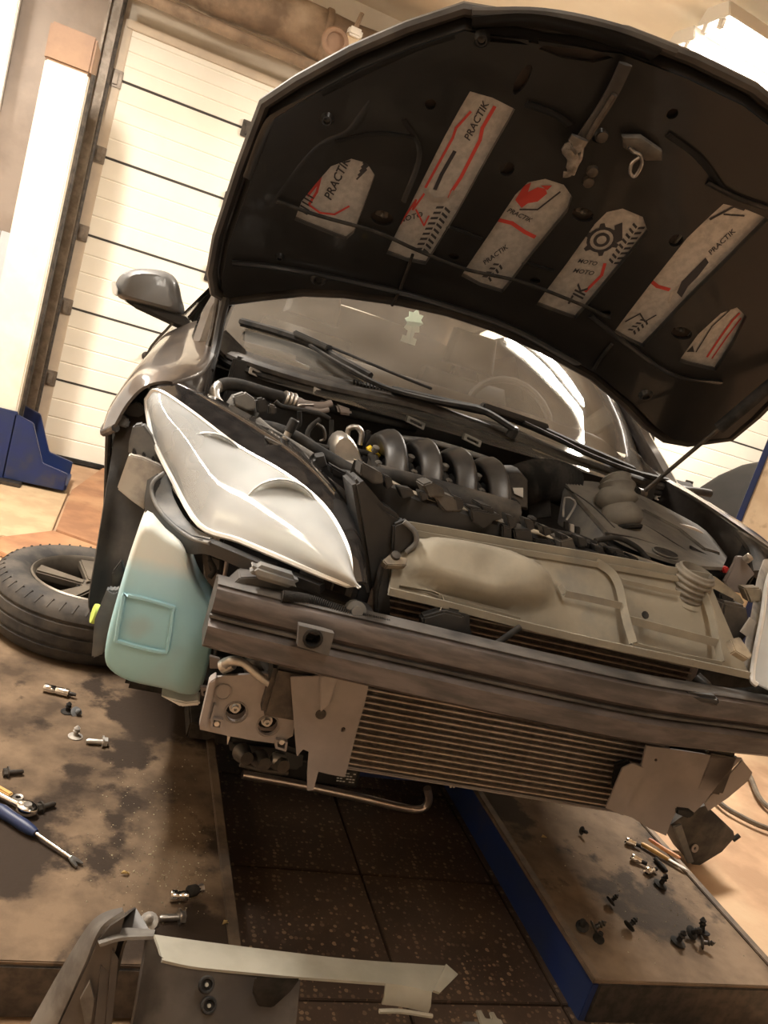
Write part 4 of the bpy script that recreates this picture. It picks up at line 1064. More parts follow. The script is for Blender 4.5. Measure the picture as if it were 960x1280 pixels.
rib([(745,702),(765,716),(775,736),(782,770),(792,804)], .0045, .014)
rib([(706,742),(740,749),(776,757)], .0035, .012); rib([(700,732),(706,742)], .0035, .01)
rib([(784,774),(840,789),(898,804)], .004, .014); rib([(880,742),(890,770),(897,804),(902,828)], .0045, .014)
rib([(790,806),(850,820),(902,830)], .0035, .010); rib([(776,726),(820,736),(850,742)], .003, .008)
rib([(548,770),(552,744),(500,732)], .002, .006); rib([(548,745),(590,757),(650,774)], .002, .006)
P(MB().lathe([(.008,0),(.008,.003),(.006,.003)], gp(806,769,.004), (.05,-.8,.6), 10), 'hole_rim', 'rubber', guide)
for px in ([(474,706),(484,698),(506,703),(504,712),(480,712)], [(906,803),(918,800),(926,812),(934,824),(928,828),(912,818)]):
    P(MB().plate([gp(x, y, .012) for x, y in px], (0,-.012,.012)), 'mount_tab', 'dust_top', guide, bevel=.002)
P(MB().lathe([(.009,0),(.009,.014),(.004,.016)], gp(492,699,.02), (0,-.6,.8), 12), 'mount_bolt', 'plastic_dusty', guide)
# left cheek of the guide
prism('guide_cheek', [(500,657),(520,664),(522,682),(504,702),(494,704),(486,738),(483,700),(494,690)], -.60, .02, 'dust_beige', guide, bevel=.003)
# threaded filler neck
cc = cat(857, 738, -.56)
pr = [(.040,-.03)]
for k in range(5): pr += [(.040,-.012+.012*k), (.044,-.009+.012*k), (.044,-.006+.012*k), (.040,-.003+.012*k)]
pr += [(.039,.05),(.034,.052),(.033,.030),(.001,.028)]
neck = P(MB().lathe(pr, cc, (.03,-.25,.95), 28), 'threaded_neck', 'engine_neck', label='dusty grey threaded neck beside the air guide')
P(MB().lathe([(.052,-.03),(.052,-.018),(.046,-.012)], cc, (.03,-.25,.95), 28), 'neck_collar', 'dust_beige', neck)

# ---- upper cross member with clutter
um = [(446,586,-.46),(480,606,-.48),(520,626,-.50),(575,642,-.51),(640,664,-.50),(700,682,-.49),(770,697,-.48),(842,720,-.46)]
up_ = crv(T(um), 4)
cm = P(MB().sheet(sweep_x(up_, [(.05,.004),(.045,.012),(-.02,.012),(-.028,.004),(-.028,-.042),(.0,-.046),(.05,-.046),(.05,.004)])), 'cross_member', 'plastic_black', label='dark upper cross member with dust on top')
P(MB().sheet(sweep_x(up_, [(.052,.013),(.02,.0155),(-.022,.013)]), .0015), 'top_strip', 'dust_top', cm)
blocks = [([(540,618),(552,616),(580,627),(578,640),(556,640)], 'plastic_dusty'), ([(452,578),(478,592),(480,604),(468,606),(450,594)], 'plastic_dusty'),
  ([(588,636),(612,640),(618,652),(604,662),(590,652)], 'plastic_black'), ([(642,662),(664,662),(668,684),(646,686)], 'plastic_black'), ([(668,674),(690,676),(700,690),(690,704),(668,696)], 'rubber'),
  ([(700,676),(716,672),(722,690),(716,704),(702,700)], 'plastic_dusty'), ([(722,688),(760,692),(766,712),(752,716),(724,708)], 'plastic_black'), ([(770,690),(800,702),(838,714),(838,728),(800,722),(768,710)], 'plastic_black'),
  ([(600,630),(616,634),(620,646),(604,644)], 'rubber'), ([(528,606),(540,602),(556,612),(556,622),(536,622)], 'plastic_dusty'), ([(628,656),(640,660),(640,676),(628,672)], 'plastic_black')]
for k, (px, mt) in enumerate(blocks):
    prism('connector', px, -.540-.004*(k % 4), .06, mt, cm, bevel=.003)
for k in range(16):
    x = 486+22*k; y = 604+ (x-486)*.315 + random.uniform(-5,6); w_, h_ = random.uniform(6,12), random.uniform(5,10)
    prism('clip', [(x-w_,y-h_),(x+w_*.6,y-h_*.6),(x+w_,y+h_*.5),(x-w_*.4,y+h_)], -.535-random.uniform(0,.012), .03, random.choice(['plastic_dusty','plastic_black','plastic_black','rubber']), cm, bevel=.002)
for x, y in ((617,656),(663,652),(733,682),(752,686)):
    P(MB().lathe([(.010,0),(.010,.010),(.006,.012)], cat(x, y, -.51), (0,-.3,1), 10), 'bolt', 'rubber', cm)
hose('wire', [(660,652,-.46),(690,664,-.47),(720,670,-.48),(745,680,-.49)], .006, 'rubber')
hose('wire', [(680,660,-.48),(688,690,-.53),(694,704,-.53)], .004, 'dust_top'); hose('wire', [(650,668,-.52),(676,690,-.53),(712,706,-.52)], .005, 'rubber')
hose('wire', [(744,676,-.45),(770,672,-.43),(796,684,-.43),(812,702,-.44)], .006, 'rubber')
# long black hose on top
hose('coolant_hose', [(448,590,-.38),(480,596,-.40),(515,602,-.40),(545,612,-.40),(556,624,-.42)], .018, 'rubber')
# black corner box beside the headlamp
prism('corner_box', [(440,602),(452,598),(482,634),(502,646),(508,660),(494,690),(486,702),(486,742),(462,742),(456,700),(448,650)], -.60, .12, 'plastic_black', bevel=.008, label='black plastic box between the left headlamp and the air guide')
prism('corner_clip', [(492,656),(508,650),(522,662),(520,680),(500,692),(490,690)], -.615, .03, 'plastic_black', bevel=.004)
hose('clip_arc', [(505,652,-.62),(518,664,-.625),(520,678,-.625),(508,690,-.62)], .005, 'plastic_grey')
prism('corner_flange', [(488,740),(486,704),(480,700),(470,742),(470,776),(488,778)], -.64, .03, 'plastic_black', bevel=.004)

# ================================================================== engine
man = P(MB().tube(crv(T([(470,600,-.30),(540,618,-.31),(600,634,-.31),(640,645,-.30)]), 5), .040, 12, sq=(.9,1)), 'manifold', 'plastic_dusty', label='black intake manifold with four curved runners')
for x, y in ((489,566),(532,577),(574,588),(614,600)):
    c = cat(x, y, -.17)
    path = [(-.02,.10,-.05),(-.012,.07,.012),(-.004,.02,.020),(.002,-.03,.006),(.008,-.065,-.03),(.012,-.085,-.085),(.012,-.085,-.15)]
    P(MB().tube(crv([c+Vector(p) for p in path], 5), [.022,.028,.031,.031,.030,.028], 20, sq=(.85,.95), pw=.42), 'runner', 'runner', man)
    P(MB().tube(crv([c+Vector(p)+Vector((-.042,-.03,-.02)) for p in [(.0,.04,.0),(0,0,-.002),(.0,-.04,-.03),(.006,-.05,-.09)]], 4), .010, 8), 'injector_hose', 'rubber', man)
    P(MB().box(c+Vector((-.036,-.02,-.07)), (.014,.10,.09)), 'runner_web', 'plastic_dusty', man, bevel=.003)
    P(MB().tube(crv([c+Vector(p) for p in ((.031,-.02,-.004),(.033,-.055,-.03),(.036,-.08,-.08))], 4), .004, 6), 'runner_seam', 'plastic_grey', man)
    for q in (0, 1): P(MB().lathe([(.009,0),(.009,.012),(.005,.014)], c+Vector((-.045+.008*q,-.02-.03*q,-.005-.03*q)), (0,-.5,1), 8), 'injector', 'engine_dusty', man)
cv = T([(458,556),(472,546),(530,549),(590,566),(620,578),(640,612),(645,640),(560,622),(470,600)], -.02)
P(MB().plate(crv(cv, 3, True), (0,.05,0)), 'engine_cover', 'plastic_black', bevel=.012)
hose('cover_edge', [(470,548,-.03),(530,551,-.03),(588,567,-.03),(618,580,-.03),(634,606,-.05),(640,626,-.06)], .008, 'plastic_grey')
# dipstick, mount, pipes on the left
hose('dipstick', [(462,592,-.12),(466,566,-.12)], .004, 'steel')
P(MB().puff(T([(459,560),(464,557),(471,564),(477,570),(472,574),(466,574),(460,568)], -.13), (0,.02,0)), 'dipstick_handle', 'yellow', label='yellow dipstick handle')
P(MB().puff(crv(T([(414,562),(422,546),(434,543),(444,552),(452,568),(456,584),(440,588),(420,578)], -.16), 2, True), (0,.10,0)), 'engine_mount', 'alu', label='bare aluminium engine mount')
P(MB().puff(T([(418,576),(458,580),(462,592),(440,596),(416,586)], -.2), (0,.08,0)), 'mount_foot', 'alu')
hose('lifting_eye', [(434,546,-.1),(436,536,-.1),(446,534,-.1),(452,542,-.1),(450,556,-.1)], .007, 'steel')
hose('air_pipe', [(297,521,-.06),(281,512,-.05),(270,501,-.04),(268,490,-.02),(274,482,.0)], [.010,.014,.0135,.014], 'alu', label='bare metal coolant pipe elbow')
hose('air_hose', [(272,484,.0),(284,480,.01),(304,483,.02),(330,491,.03),(352,497,.04)], .0165, 'rubber')
for i in range(3): P(MB().lathe([(.019,-.004),(.021,0),(.019,.004)], cat(356+5*i, 498+1.4*i, .04), (.9,.3,-.1), 12), 'hose_clamp', 'alu')
hose('metal_pipe', [(366,501,.04),(382,506,.04),(400,508,.05),(414,504,.06)], [.014,.012,.010], 'alu_warm')
hose('metal_pipe', [(380,510,.03),(398,514,.04),(410,512,.05)], .008, 'alu_warm')
hose('wire', [(344,502,-.02),(352,508,-.02),(372,512,-.02),(400,518,-.02),(412,524,-.02)], .0065, 'rubber')
hose('wire', [(400,524,-.08),(388,534,-.09),(384,546,-.1),(392,554,-.1)], .006, 'rubber'); hose('wire', [(372,508,-.0),(378,506,-.0),(392,506,.0)], .004, 'steel')
hose('wire', [(396,530,-.1),(404,536,-.1),(406,548,-.1),(400,552,-.1)], .004, 'steel_dark'); hose('wire', [(374,514,-.06),(374,530,-.06),(370,540,-.06)], .006, 'rubber'); hose('wire', [(414,525,-.05),(414,545,-.06),(412,556,-.06)], .006, 'rubber')
hose('long_hose', [(326,532,-.14),(345,536,-.15),(370,546,-.18),(392,560,-.20),(412,572,-.22),(440,588,-.26),(470,598,-.30)], .014, 'rubber'); hose('fuel_rail', [(386,554,-.12),(410,560,-.12),(440,563,-.13),(462,568,-.13),(470,580,-.13)], .007, 'rubber')
hose('pale_hose', [(322,526,-.18),(336,538,-.2),(352,548,-.22),(372,560,-.24),(390,571,-.26)], .010, 'engine_dusty')
prism('yellow_tag', [(354,553),(366,556),(373,561),(371,564),(358,558)], -.27, .008, 'yellow', bevel=.002, label='small yellow cable tag')
P(MB().lathe([(.012,0),(.012,.03),(.010,.032)], cat(361,540,-.2), (.2,0,1), 10).lathe([(.009,-.03),(.009,0)], cat(361,540,-.2), (.2,0,1), 10, 1), 'valve_cap', ['plastic_black', 'alu'])
P(MB().lathe([(.010,0),(.010,.02)], cat(393,573,-.27), (.8,.2,-.4), 10), 'hose_end', 'plastic_grey')
# brake-fluid style cap cluster
rc = cat(305, 504, -.02)
P(MB().lathe([(.040,-.05),(.042,-.01),(.038,0),(.034,.012),(.026,.014)], rc, (0,-.1,1), 20), 'reservoir', 'engine_dusty')
prism('relay_box', [(291,495),(306,490),(320,500),(320,512),(310,514),(292,506)], -.09, .05, 'plastic_grey', bevel=.004)
prism('relay_box', [(320,499),(330,497),(336,506),(334,516),(322,518)], -.09, .04, 'plastic_black', bevel=.004)
prism('relay_box', [(336,505),(346,508),(346,518),(336,520)], -.08, .04, 'plastic_dusty', bevel=.004)
prism('relay_box', [(306,524),(318,522),(318,532),(308,532)], -.15, .03, 'plastic_grey', bevel=.004); prism('relay_box', [(296,519),(304,520),(304,527),(296,526)], -.14, .03, 'plastic_grey', bevel=.003)
prism('wing_bracket', [(318,528),(326,524),(330,534),(340,540),(336,546),(322,538)], -.17, .02, 'bracket_dust', bevel=.002)
prism('slam_panel', [(330,546),(352,556),(400,590),(430,612),(446,640),(452,668),(444,664),(424,624),(384,590),(338,556)], -.34, .05, 'engine_dusty', bevel=.004)
P(MB().puff(T([(394,570),(406,568),(410,582),(400,588),(392,582)], -.28), (0,.05,0)), 'sensor', 'plastic_black')
prism('sensor_plug', [(412,580),(430,590),(452,594),(452,606),(430,602),(414,594)], -.33, .05, 'plastic_black', bevel=.006)
prism('sensor_plug', [(458,540),(464,538),(462,556),(456,556)], -.08, .03, 'plastic_black', bevel=.003)
# mid plates at the back of the bay
prism('rear_pipe', [(420,505),(440,512),(440,520),(424,518)], .06, .03, 'alu_warm', bevel=.006)
hose('rear_hose', [(400,505,.08),(430,516,.09),(470,524,.1),(520,535,.1)], .012, 'rubber')
# throttle, corrugated duct, airbox, cover
P(MB().puff(T([(628,586),(650,586),(662,600),(662,640),(632,636),(626,610)], -.14), (0,.08,0)), 'throttle_body', 'plastic_dusty')
prism('sticker', [(641,610),(654,610),(654,622),(643,617)], -.145, .003, 'white_plastic', bevel=0, label='small white sticker on the throttle body')
P(MB().tube(crv(T([(634,642,-.22),(634,632,-.22),(640,628,-.22),(646,634,-.22)]), 4), .012, 8), 'breather', 'rubber')
bellows('intake_duct', T([(652,606,-.10),(672,600,-.08),(694,602,-.06),(712,610,-.05)]), .052, .005, 'rubber', rings=16, n=18, label='ribbed black intake duct')
P(MB().puff(T([(654,620),(690,620),(692,648),(660,652)], -.1), (0,.1,0)), 'duct_elbow', 'rubber')
rearC = [(704,606,-.10),(740,605,-.05),(790,618,-.01),(845,645,.0),(880,666,-.03),(906,698,-.12)]
frontC = [(757,668,-.36),(768,676,-.37),(800,691,-.40),(838,704,-.42),(874,711,-.42),(902,713,-.40)]
rC, fC = T(rearC), T(frontC)
covG = [[p.lerp(q, t) for p, q in zip(rC, fC)] for t in (0, .33, .66, 1)]
P(MB().sheet(crv_grid(covG, 3, 2), -.008), 'battery_cover', 'engine_dusty', label='dusty sloping airbox and battery cover with an oval opening')
CN = (rC[3]-rC[0]).cross(fC[2]-rC[1]).normalized()
if CN.z < 0: CN = -CN
def cov(x, y, off=.004):
    d_ = CARI.to_3x3() @ ray(x, y); best = min((q for r in crv_grid(covG, 6, 6) for q in r), key=lambda q: (q-CO).normalized().cross(d_.normalized()).length)
    t_ = ((best-CO).dot(CN)+off)/d_.dot(CN); return CO+d_*t_
ov = [cov(832+15*math.cos(a)+4*math.sin(a), 691+5.5*math.sin(a)+4*math.cos(a), .013) for a in [2*math.pi*i/20 for i in range(20)]]
P(MB().plate(ov, CN*.002), 'oval_opening', 'rubber', label='dark oval opening in the cover')
P(MB().tube(ov, .0022, 6, closed=True), 'opening_lip', 'engine_dusty')
for px in ([(757,666),(790,672),(822,682)], [(708,610),(740,632),(768,660)], [(768,640),(812,660),(860,690),(880,706)], [(800,624),(842,652),(884,688)]):
    P(MB().tube(crv([cov(x, y, .007) for x, y in px], 4), .0022, 5), 'cover_seam', 'plastic_black')
P(MB().plate([cov(x, y, .003) for x, y in ((800,640),(842,648),(880,672),(898,696),(878,690),(846,664))], CN*.012), 'cover_panel', 'engine_dusty', bevel=.003)
P(MB().plate([cov(x, y, .003) for x, y in ((862,696),(872,694),(884,708),(876,712))], CN*.002), 'cover_mark', 'alu_pale')
af = [cat(704,606,-.10), cat(728,634,-.22), cat(757,668,-.36)]; ag = T([(696,655,-.13),(716,668,-.24),(742,678,-.36)])
P(MB().sheet([af, [p.lerp(q,.5) for p, q in zip(af, ag)], ag], .012), 'airbox', 'plastic_grey', bevel=.003)
P(MB().tube(crv(T([(704,646),(706,622),(718,626),(718,634),(708,650)], -.22), 2), .003, 5), 'airbox_rib', 'bracket_dust')
for i in range(4): prism('airbox_vent', [(706+i*7,652+i*3),(711+i*7,653+i*3),(711+i*7,664+i*3),(706+i*7,661+i*3)], -.27, .008, 'bracket_dust' if i % 2 else 'rubber', bevel=.001)
prism('battery_side', [(758,676),(800,698),(842,712),(842,740),(800,730),(760,706)], -.40, .03, 'plastic_black', bevel=.004)
hose('glass_tube', [(834,657,-.12),(850,660,-.12),(866,664,-.11),(876,670,-.11)], .012, 'alu'); prism('strip', [(864,682),(900,702),(898,708),(864,688)], -.3, .01, 'plastic_black', bevel=.002)
prism('red_plug', [(903,710),(910,708),(914,714),(906,718)], -.36, .02, 'red_plastic', bevel=.003, label='small red battery plug')
# rubber boot lying on the cover
bc_ = cat(771, 626, -.235)
boot = P(MB().tube(crv([bc_+Vector(p) for p in ((-.01,.03,.055),(-.004,.015,.035),(.0,0,.0),(.012,-.02,-.035),(.02,-.03,-.06))], 3), [.030,.040,.036,.046,.040,.050,.052,.040,.050,.054,.052,.046,.030], 18), 'rubber_boot', 'engine_dusty', label='dusty folded rubber boot at the foot of the hood strut', ang=60)
P(MB().lathe([(.047,-.004),(.05,0),(.047,.006)], bc_+Vector((.02,-.03,-.06)), (.3,-.4,-.9), 18), 'boot_rim', 'rubber', boot)
# right wing inner edge, brackets, right headlamp
P(MB().tube(crv(T([(862,624,.20),(890,640,.06),(920,660,-.06),(945,690,-.16),(952,720,-.24)]), 5), .022, 10, sq=(.7,1.3)), 'wing_edge', 'plastic_dusty')
P(MB().sheet([T([(856,622,.22),(884,640,.06),(914,662,-.06),(936,692,-.16),(944,716,-.22)]), T([(850,660,.18),(876,676,.04),(900,694,-.06),(920,712,-.15),(930,740,-.2)])], .004), 'wing_panel', 'plastic_black')
prism('lamp_bracket', [(906,728),(918,706),(922,696),(930,696),(934,704),(944,718),(936,726),(926,742),(912,738)], -.40, .012, 'alu_warm', bevel=.002, label='bare metal bracket near the right headlamp')
P(MB().lathe([(.010,0),(.010,.014),(.006,.016)], cat(932,700,-.41), (.1,-.6,.8), 10), 'bracket_bolt', 'alu')
prism('corner_bracket', [(880,718),(896,722),(926,745),(932,755),(912,760),(890,740)], -.47, .02, 'dust_top', bevel=.003)
prism('corner_bracket', [(905,752),(934,758),(940,790),(926,806),(908,798),(902,770)], -.52, .05, 'plastic_dusty', bevel=.006)
prism('corner_bracket', [(930,735),(952,735),(956,752),(938,754)], -.46, .03, 'dust_top', bevel=.004)
prism('corner_tag', [(926,790),(938,772),(946,778),(934,796)], -.55, .004, 'bracket_dust', bevel=0)
prism('corner_block', [(900,740),(920,750),(912,800),(928,812),(940,838),(906,800)], -.50, .04, 'plastic_black', bevel=.004)
RE = T([(966,706,-.36),(958,732,-.44),(952,775,-.55),(944,815,-.62),(940,848,-.68),(946,856,-.69)]); RO = T([(985,700,-.30),(985,735,-.34),(985,780,-.45),(985,820,-.52),(985,850,-.58),(985,870,-.6)])
hr = P(MB().sheet(crv_grid([RE, [a.lerp(b,.5)+Vector((0,-.04,.0)) for a, b in zip(RE, RO)], RO], 4, 4), .004), 'headlamp', 'lens', label='edge of the right headlamp at the frame')
P(MB().sheet(crv_grid([[p+Vector((.02,.06,0)) for p in RE], [a.lerp(b,.5)+Vector((.02,.05,.0)) for a, b in zip(RE, RO)], [p+Vector((.02,.06,0)) for p in RO]], 3, 3), .004), 'reflector', 'bracket_dust', hr)
P(MB().tube(crv(RE, 4), .006, 6), 'lens_rim', 'lamp_rim', hr)
prism('corner_shield', [(838,800),(985,832),(985,905),(838,885)], -.44, .02, 'rubber', bevel=.004)
hose('corner_hose', [(876,858,-.66),(896,866,-.67),(930,868,-.66),(958,862,-.62)], .014, 'rubber')
hose('corner_hose', [(870,846,-.66),(884,860,-.68),(884,876,-.68)], .012, 'plastic_black')

# ================================================================== left corner below the headlamp
P(MB().sheet(crv_grid([T([(152,503,-.02),(142,556,-.12),(130,625,-.20),(118,700,-.26),(110,752,-.28),(116,772,-.28)]), T([(170,500,-.08),(162,560,-.13),(152,630,-.19),(142,700,-.24),(132,752,-.26),(132,772,-.26)]), T([(196,520,-.12),(196,580,-.17),(190,640,-.22),(176,700,-.26),(160,745,-.28),(152,765,-.28)])], 4, 4), .004), 'wheel_liner', 'liner', label='black torn wheel arch liner')
prism('liner_clip', [(140,520),(150,516),(162,526),(160,536),(146,532)], -.16, .03, 'plastic_grey', bevel=.004)
prism('liner_clip', [(150,512),(172,502),(182,512),(176,522),(158,520)], -.14, .03, 'plastic_black', bevel=.004)
ribbed = prism('side_bracket', [(166,532),(178,530),(190,545),(204,580),(196,582),(160,568),(161,552)], -.30, .05, 'plastic_grey', bevel=.004)
for i in range(3): prism('bracket_fin', [(166+i*12,560+i*5),(169+i*12,562+i*5),(172+i*12,574+i*5),(164+i*12,572+i*5)], -.31, .04, 'plastic_black', ribbed, bevel=.002)
P(MB().plate(T([(161,568),(178,572),(196,580),(212,588),(198,594),(188,602),(182,618),(181,638),(164,626),(146,611)], -.33), (.0,.05,.0)), 'side_support', 'bracket_dust', bevel=.004, label='dust-grey bumper side support')
P(MB().sheet(crv_grid([T([(198,592,-.36),(192,612,-.38),(196,630,-.40),(212,650,-.44),(236,668,-.48),(262,676,-.54)]), T([(216,596,-.34),(214,615,-.37),(222,634,-.40),(232,650,-.44),(246,662,-.48),(266,674,-.53)])], 4, 3), .004), 'lamp_shroud', 'plastic_grey')
P(MB().sheet(crv_grid([T([(197,592,-.37),(190,612,-.39),(194,630,-.41),(211,651,-.45),(236,670,-.50),(262,678,-.56),(330,706,-.63),(400,732,-.69)]), T([(184,600,-.365),(181,625,-.385),(184,652,-.41),(204,676,-.45),(236,692,-.50),(262,694,-.56),(330,722,-.63),(400,742,-.69)])], 4, 4), .02), 'lamp_carrier', 'plastic_black', label='curved black carrier under the left headlamp')
hose('carrier_edge', [(205,591,-.365),(192,602,-.38),(190,616,-.39),(197,634,-.415),(214,654,-.455),(238,672,-.505),(262,679,-.56)], .004, 'plastic_grey')
prism('lamp_leg', [(252,690),(278,700),(282,716),(272,740),(258,726)], -.50, .02, 'plastic_dusty', bevel=.003)
hose('lamp_wire', [(262,700,-.53),(268,712,-.53),(262,722,-.53)], .005, 'rubber'); hose('lamp_wire', [(284,700,-.55),(280,722,-.55),(272,736,-.54)], .004, 'alu_warm')
# washer tank
tk = T([(180,652),(205,668),(232,684),(238,708),(250,738),(268,764),(270,782),(266,812),(258,848),(250,868),(236,874),(205,866),(160,856),(136,842),(129,826),(132,800),(140,768),(152,726),(165,684)], -.50)
tank = P(MB().puff(crv(tk, 3, True), (0,.17,0), ((0,.90),(.03,.955),(.10,.99),(.2,1),(.8,1),(.95,.96),(1,.9))), 'washer_tank', 'tank', label='translucent washer tank with blue fluid', ang=50)
rp = crv(T([(160,744),(214,758),(216,764),(210,806),(202,815),(150,802),(146,796),(154,750)], -.503), 3, True)
P(MB().tube(rp, .0045, 6, closed=True), 'panel_ridge', 'tank', tank)
prism('tank_foot', [(200,870),(232,878),(250,876),(250,882),(226,884)], -.48, .05, 'white_plastic', tank, bevel=.003)
prism('tank_bracket', [(118,775),(134,736),(142,740),(150,736),(146,760),(130,818),(114,824)], -.40, .03, 'plastic_grey', bevel=.004)
P(MB().lathe([(.020,0),(.021,.004),(.020,.010)], cat(122,768,-.36), (-1,-.2,.1), 16), 'tank_cap', 'lime', tank, label='small lime green cap')
prism('liner_tail', [(140,716),(152,700),(156,716),(148,734),(140,734)], -.36, .02, 'plastic_dusty', bevel=.003)
mat('bar_steel', (.72,.62,.56), (.6,.5,.45), rough=.28, metal=.9, scale=20)
mat('cable_brown', (.10,.08,.06), (.16,.13,.095), rough=.7, scale=20)
# ================================================================== loose things
# wheel lying on the platform
fb = on(92, 838, PZ); dv = Vector((fb.x, fb.y, 0)).normalized()
wc = fb+dv*.315; wc.z = PZ
wh = empty('lying_wheel', wc, .5); tag(wh, 'alloy wheel with worn tyre lying flat beside the washer tank', 'wheel')
tp_ = [(.205,.012),(.255,.004),(.290,.012),(.308,.034),(.313,.055),(.306,.058),(.306,.066),(.314,.069),(.3155,.098),(.308,.100),(.308,.108),(.3155,.110),(.314,.138),(.306,.141),(.306,.149),(.313,.152),(.308,.174),(.292,.194),(.262,.203),(.232,.200),(.210,.190),(.205,.184)]
MB().lathe(tp_, (0,0,0), (0,0,1), 64, caps=False).build('tyre', 'tyre', wh, ang=50)
for i in range(48):
    a = 2*math.pi*i/48
    MB().bar((.305*math.cos(a),.305*math.sin(a),.176), (.286*math.cos(a+.03),.286*math.sin(a+.03),.199), .006, .004).build('tread_block', 'tyre', wh)
MB().lathe([(.206,.188),(.200,.192),(.190,.182),(.180,.120),(.178,.02),(.195,.012)], (0,0,0), (0,0,1), 48, caps=False).build('rim', 'rim', wh)
MB().lathe([(.045,.10),(.05,.155),(.044,.165),(.028,.166),(.026,.158),(.001,.158)], (0,0,0), (0,0,1), 24).build('hub', 'rim', wh)
for i in range(5):
    a = 2*math.pi*i/5; d = Vector((math.cos(a), math.sin(a), 0)); n = Vector((-d.y, d.x, 0))
    r0 = [d*.03+n*.020, d*.03-n*.020, d*.19-n*.034, d*.19+n*.034]
    MB().add([p+Vector((0,0,.168 if k < 2 else .182)) for k, p in enumerate(r0)]+[p+Vector((0,0,.14 if k < 2 else .15)) for k, p in enumerate(r0)], [(0,1,2,3),(7,6,5,4),(0,4,5,1),(1,5,6,2),(2,6,7,3),(3,7,4,0)]).build('spoke', 'rim', wh, bevel=.006)
    MB().lathe([(.009,.15),(.009,.1605),(.006,.1605),(.005,.15)], d.normalized()*0+Vector((.052*math.cos(a+.6),.052*math.sin(a+.6),0)), (0,0,1), 10).build('bolt_hole', 'rubber', wh)
MB().lathe([(.18,.03),(.001,.03)], (0,0,0), (0,0,1), 32).build('inner_barrel', 'rubber', wh)

# jacking beam between the platforms
jb = empty('jacking_beam', (.85, 2.14, 0)); tag(jb, 'blue jacking beam with chrome bar and black box under the car', 'jack')
J = Vector((.85, 2.14, 0))
MB().box((0,.0,.135), (.94,.11,.05)).build('beam', 'steel_dark', jb, bevel=.006)
MB().plate([on(x, y, 2.06, 1)-J for x, y in ((420,944),(520,958),(548,968),(546,980),(450,972),(420,966))], (0,.07,0)).build('body', 'blue_paint', jb, bevel=.006)
MB().lathe([(.05,0),(.05,.10),(.035,.11),(.035,.16),(.06,.165),(.06,.18)], (0,.05,.16), (0,0,1), 20).build('ram', 'steel_dark', jb)
JY = 2.0
bar_ = crv([on(x, y, JY, 1)-J for x, y in ((303,968),(380,982),(450,997),(505,1010),(528,1011),(536,1000),(534,985))], 5)
MB().tube(bar_, .0125, 12).build('chrome_bar', 'bar_steel', jb)
bx_ = [on(x, y, JY+.02, 1)-J for x, y in ((352,948),(452,960),(446,986),(352,972))]
MB().plate(bx_, (0,.07,0)).build('black_box', 'plastic_black', jb, bevel=.003)
lb = [on(x, y, JY+.0185, 1)-J for x, y in ((420,962),(447,965),(443,982),(418,979))]
lbm = MB().plate(lb, (0,.001,0))
for r in range(4):
    a0, a1 = lb[0].lerp(lb[3], .18+.2*r), lb[1].lerp(lb[2], .18+.2*r)
    for k in range(6):
        if (r*3+k*5) % 4: lbm.bar(a0.lerp(a1, .08+.15*k)-Vector((0,.001,0)), a0.lerp(a1, .19+.15*k)-Vector((0,.001,0)), .0008, .0035, m=1)
lbm.build('label', ['plastic_dusty', 'white_plastic'], jb, weld=False)
MB().tube([on(x, y, JY-.01, 1)-J for x, y in ((340,944),(356,948))], .014, 12).build('piston', 'alu', jb)
MB().tube([on(x, y, JY+.03, 1)-J for x, y in ((300,955),(420,976))], .008, 8).build('rail', 'steel_dark', jb)
MB().tube([on(x, y, JY-.02, 1)-J for x, y in ((478,960),(520,969))], [.007,.014], 10).build('hose_end', 'rubber', jb)
MB().tube([on(x, y, JY-.02, 1)-J for x, y in ((470,957),(485,961))], .006, 8).build('nipple', 'alu', jb)
for s in (-1, 1): MB().box((s*.45,0,.155), (.07,.16,.05)).build('end_shoe', 'steel_dark', jb, bevel=.005)

# ---- small tools and fasteners
def place(name, mb, mats, px, py, rz=0, dz=0, label=None, catg=None, group=None, z=PZ, tilt=(0,0), bevel=0):
    o = mb.build(name, mats, None, bevel=bevel)
    p = on(px, py, z+dz); o.location = (p.x, p.y, z+dz); o.rotation_euler = (tilt[0], tilt[1], rz)
    return tag(o, label, catg, group)
def dirpx(a, b, z=PZ):
    p, q = on(*a, z), on(*b, z); return p, q, math.atan2(q.y-p.y, q.x-p.x), (q-p).length
def clip_mb(s=1, tall=.018):
    s *= 1.6
    return MB().lathe([(.011*s,0),(.0115*s,.0015*s),(.009*s,.003*s),(.004*s,.0035*s),(.0035*s,tall*.5*s),(.0055*s,tall*.6*s),(.0035*s,tall*.75*s),(.005*s,tall*.85*s),(.001*s,tall*1.1*s)], (0,0,0), (0,0,1), 14)
def bolt_mb(s=1):
    s *= 1.45
    return MB().lathe([(.0075*s,0),(.0075*s,.006*s)], (0,0,0), (1,0,0), 6).lathe([(.010*s,.006*s),(.010*s,.008*s)], (0,0,0), (1,0,0), 14).lathe([(.0042*s,.008*s),(.0042*s,.028*s),(.0025*s,.031*s)], (0,0,0), (1,0,0), 10)
CL = 'removed clips and bolts on the lift platforms'
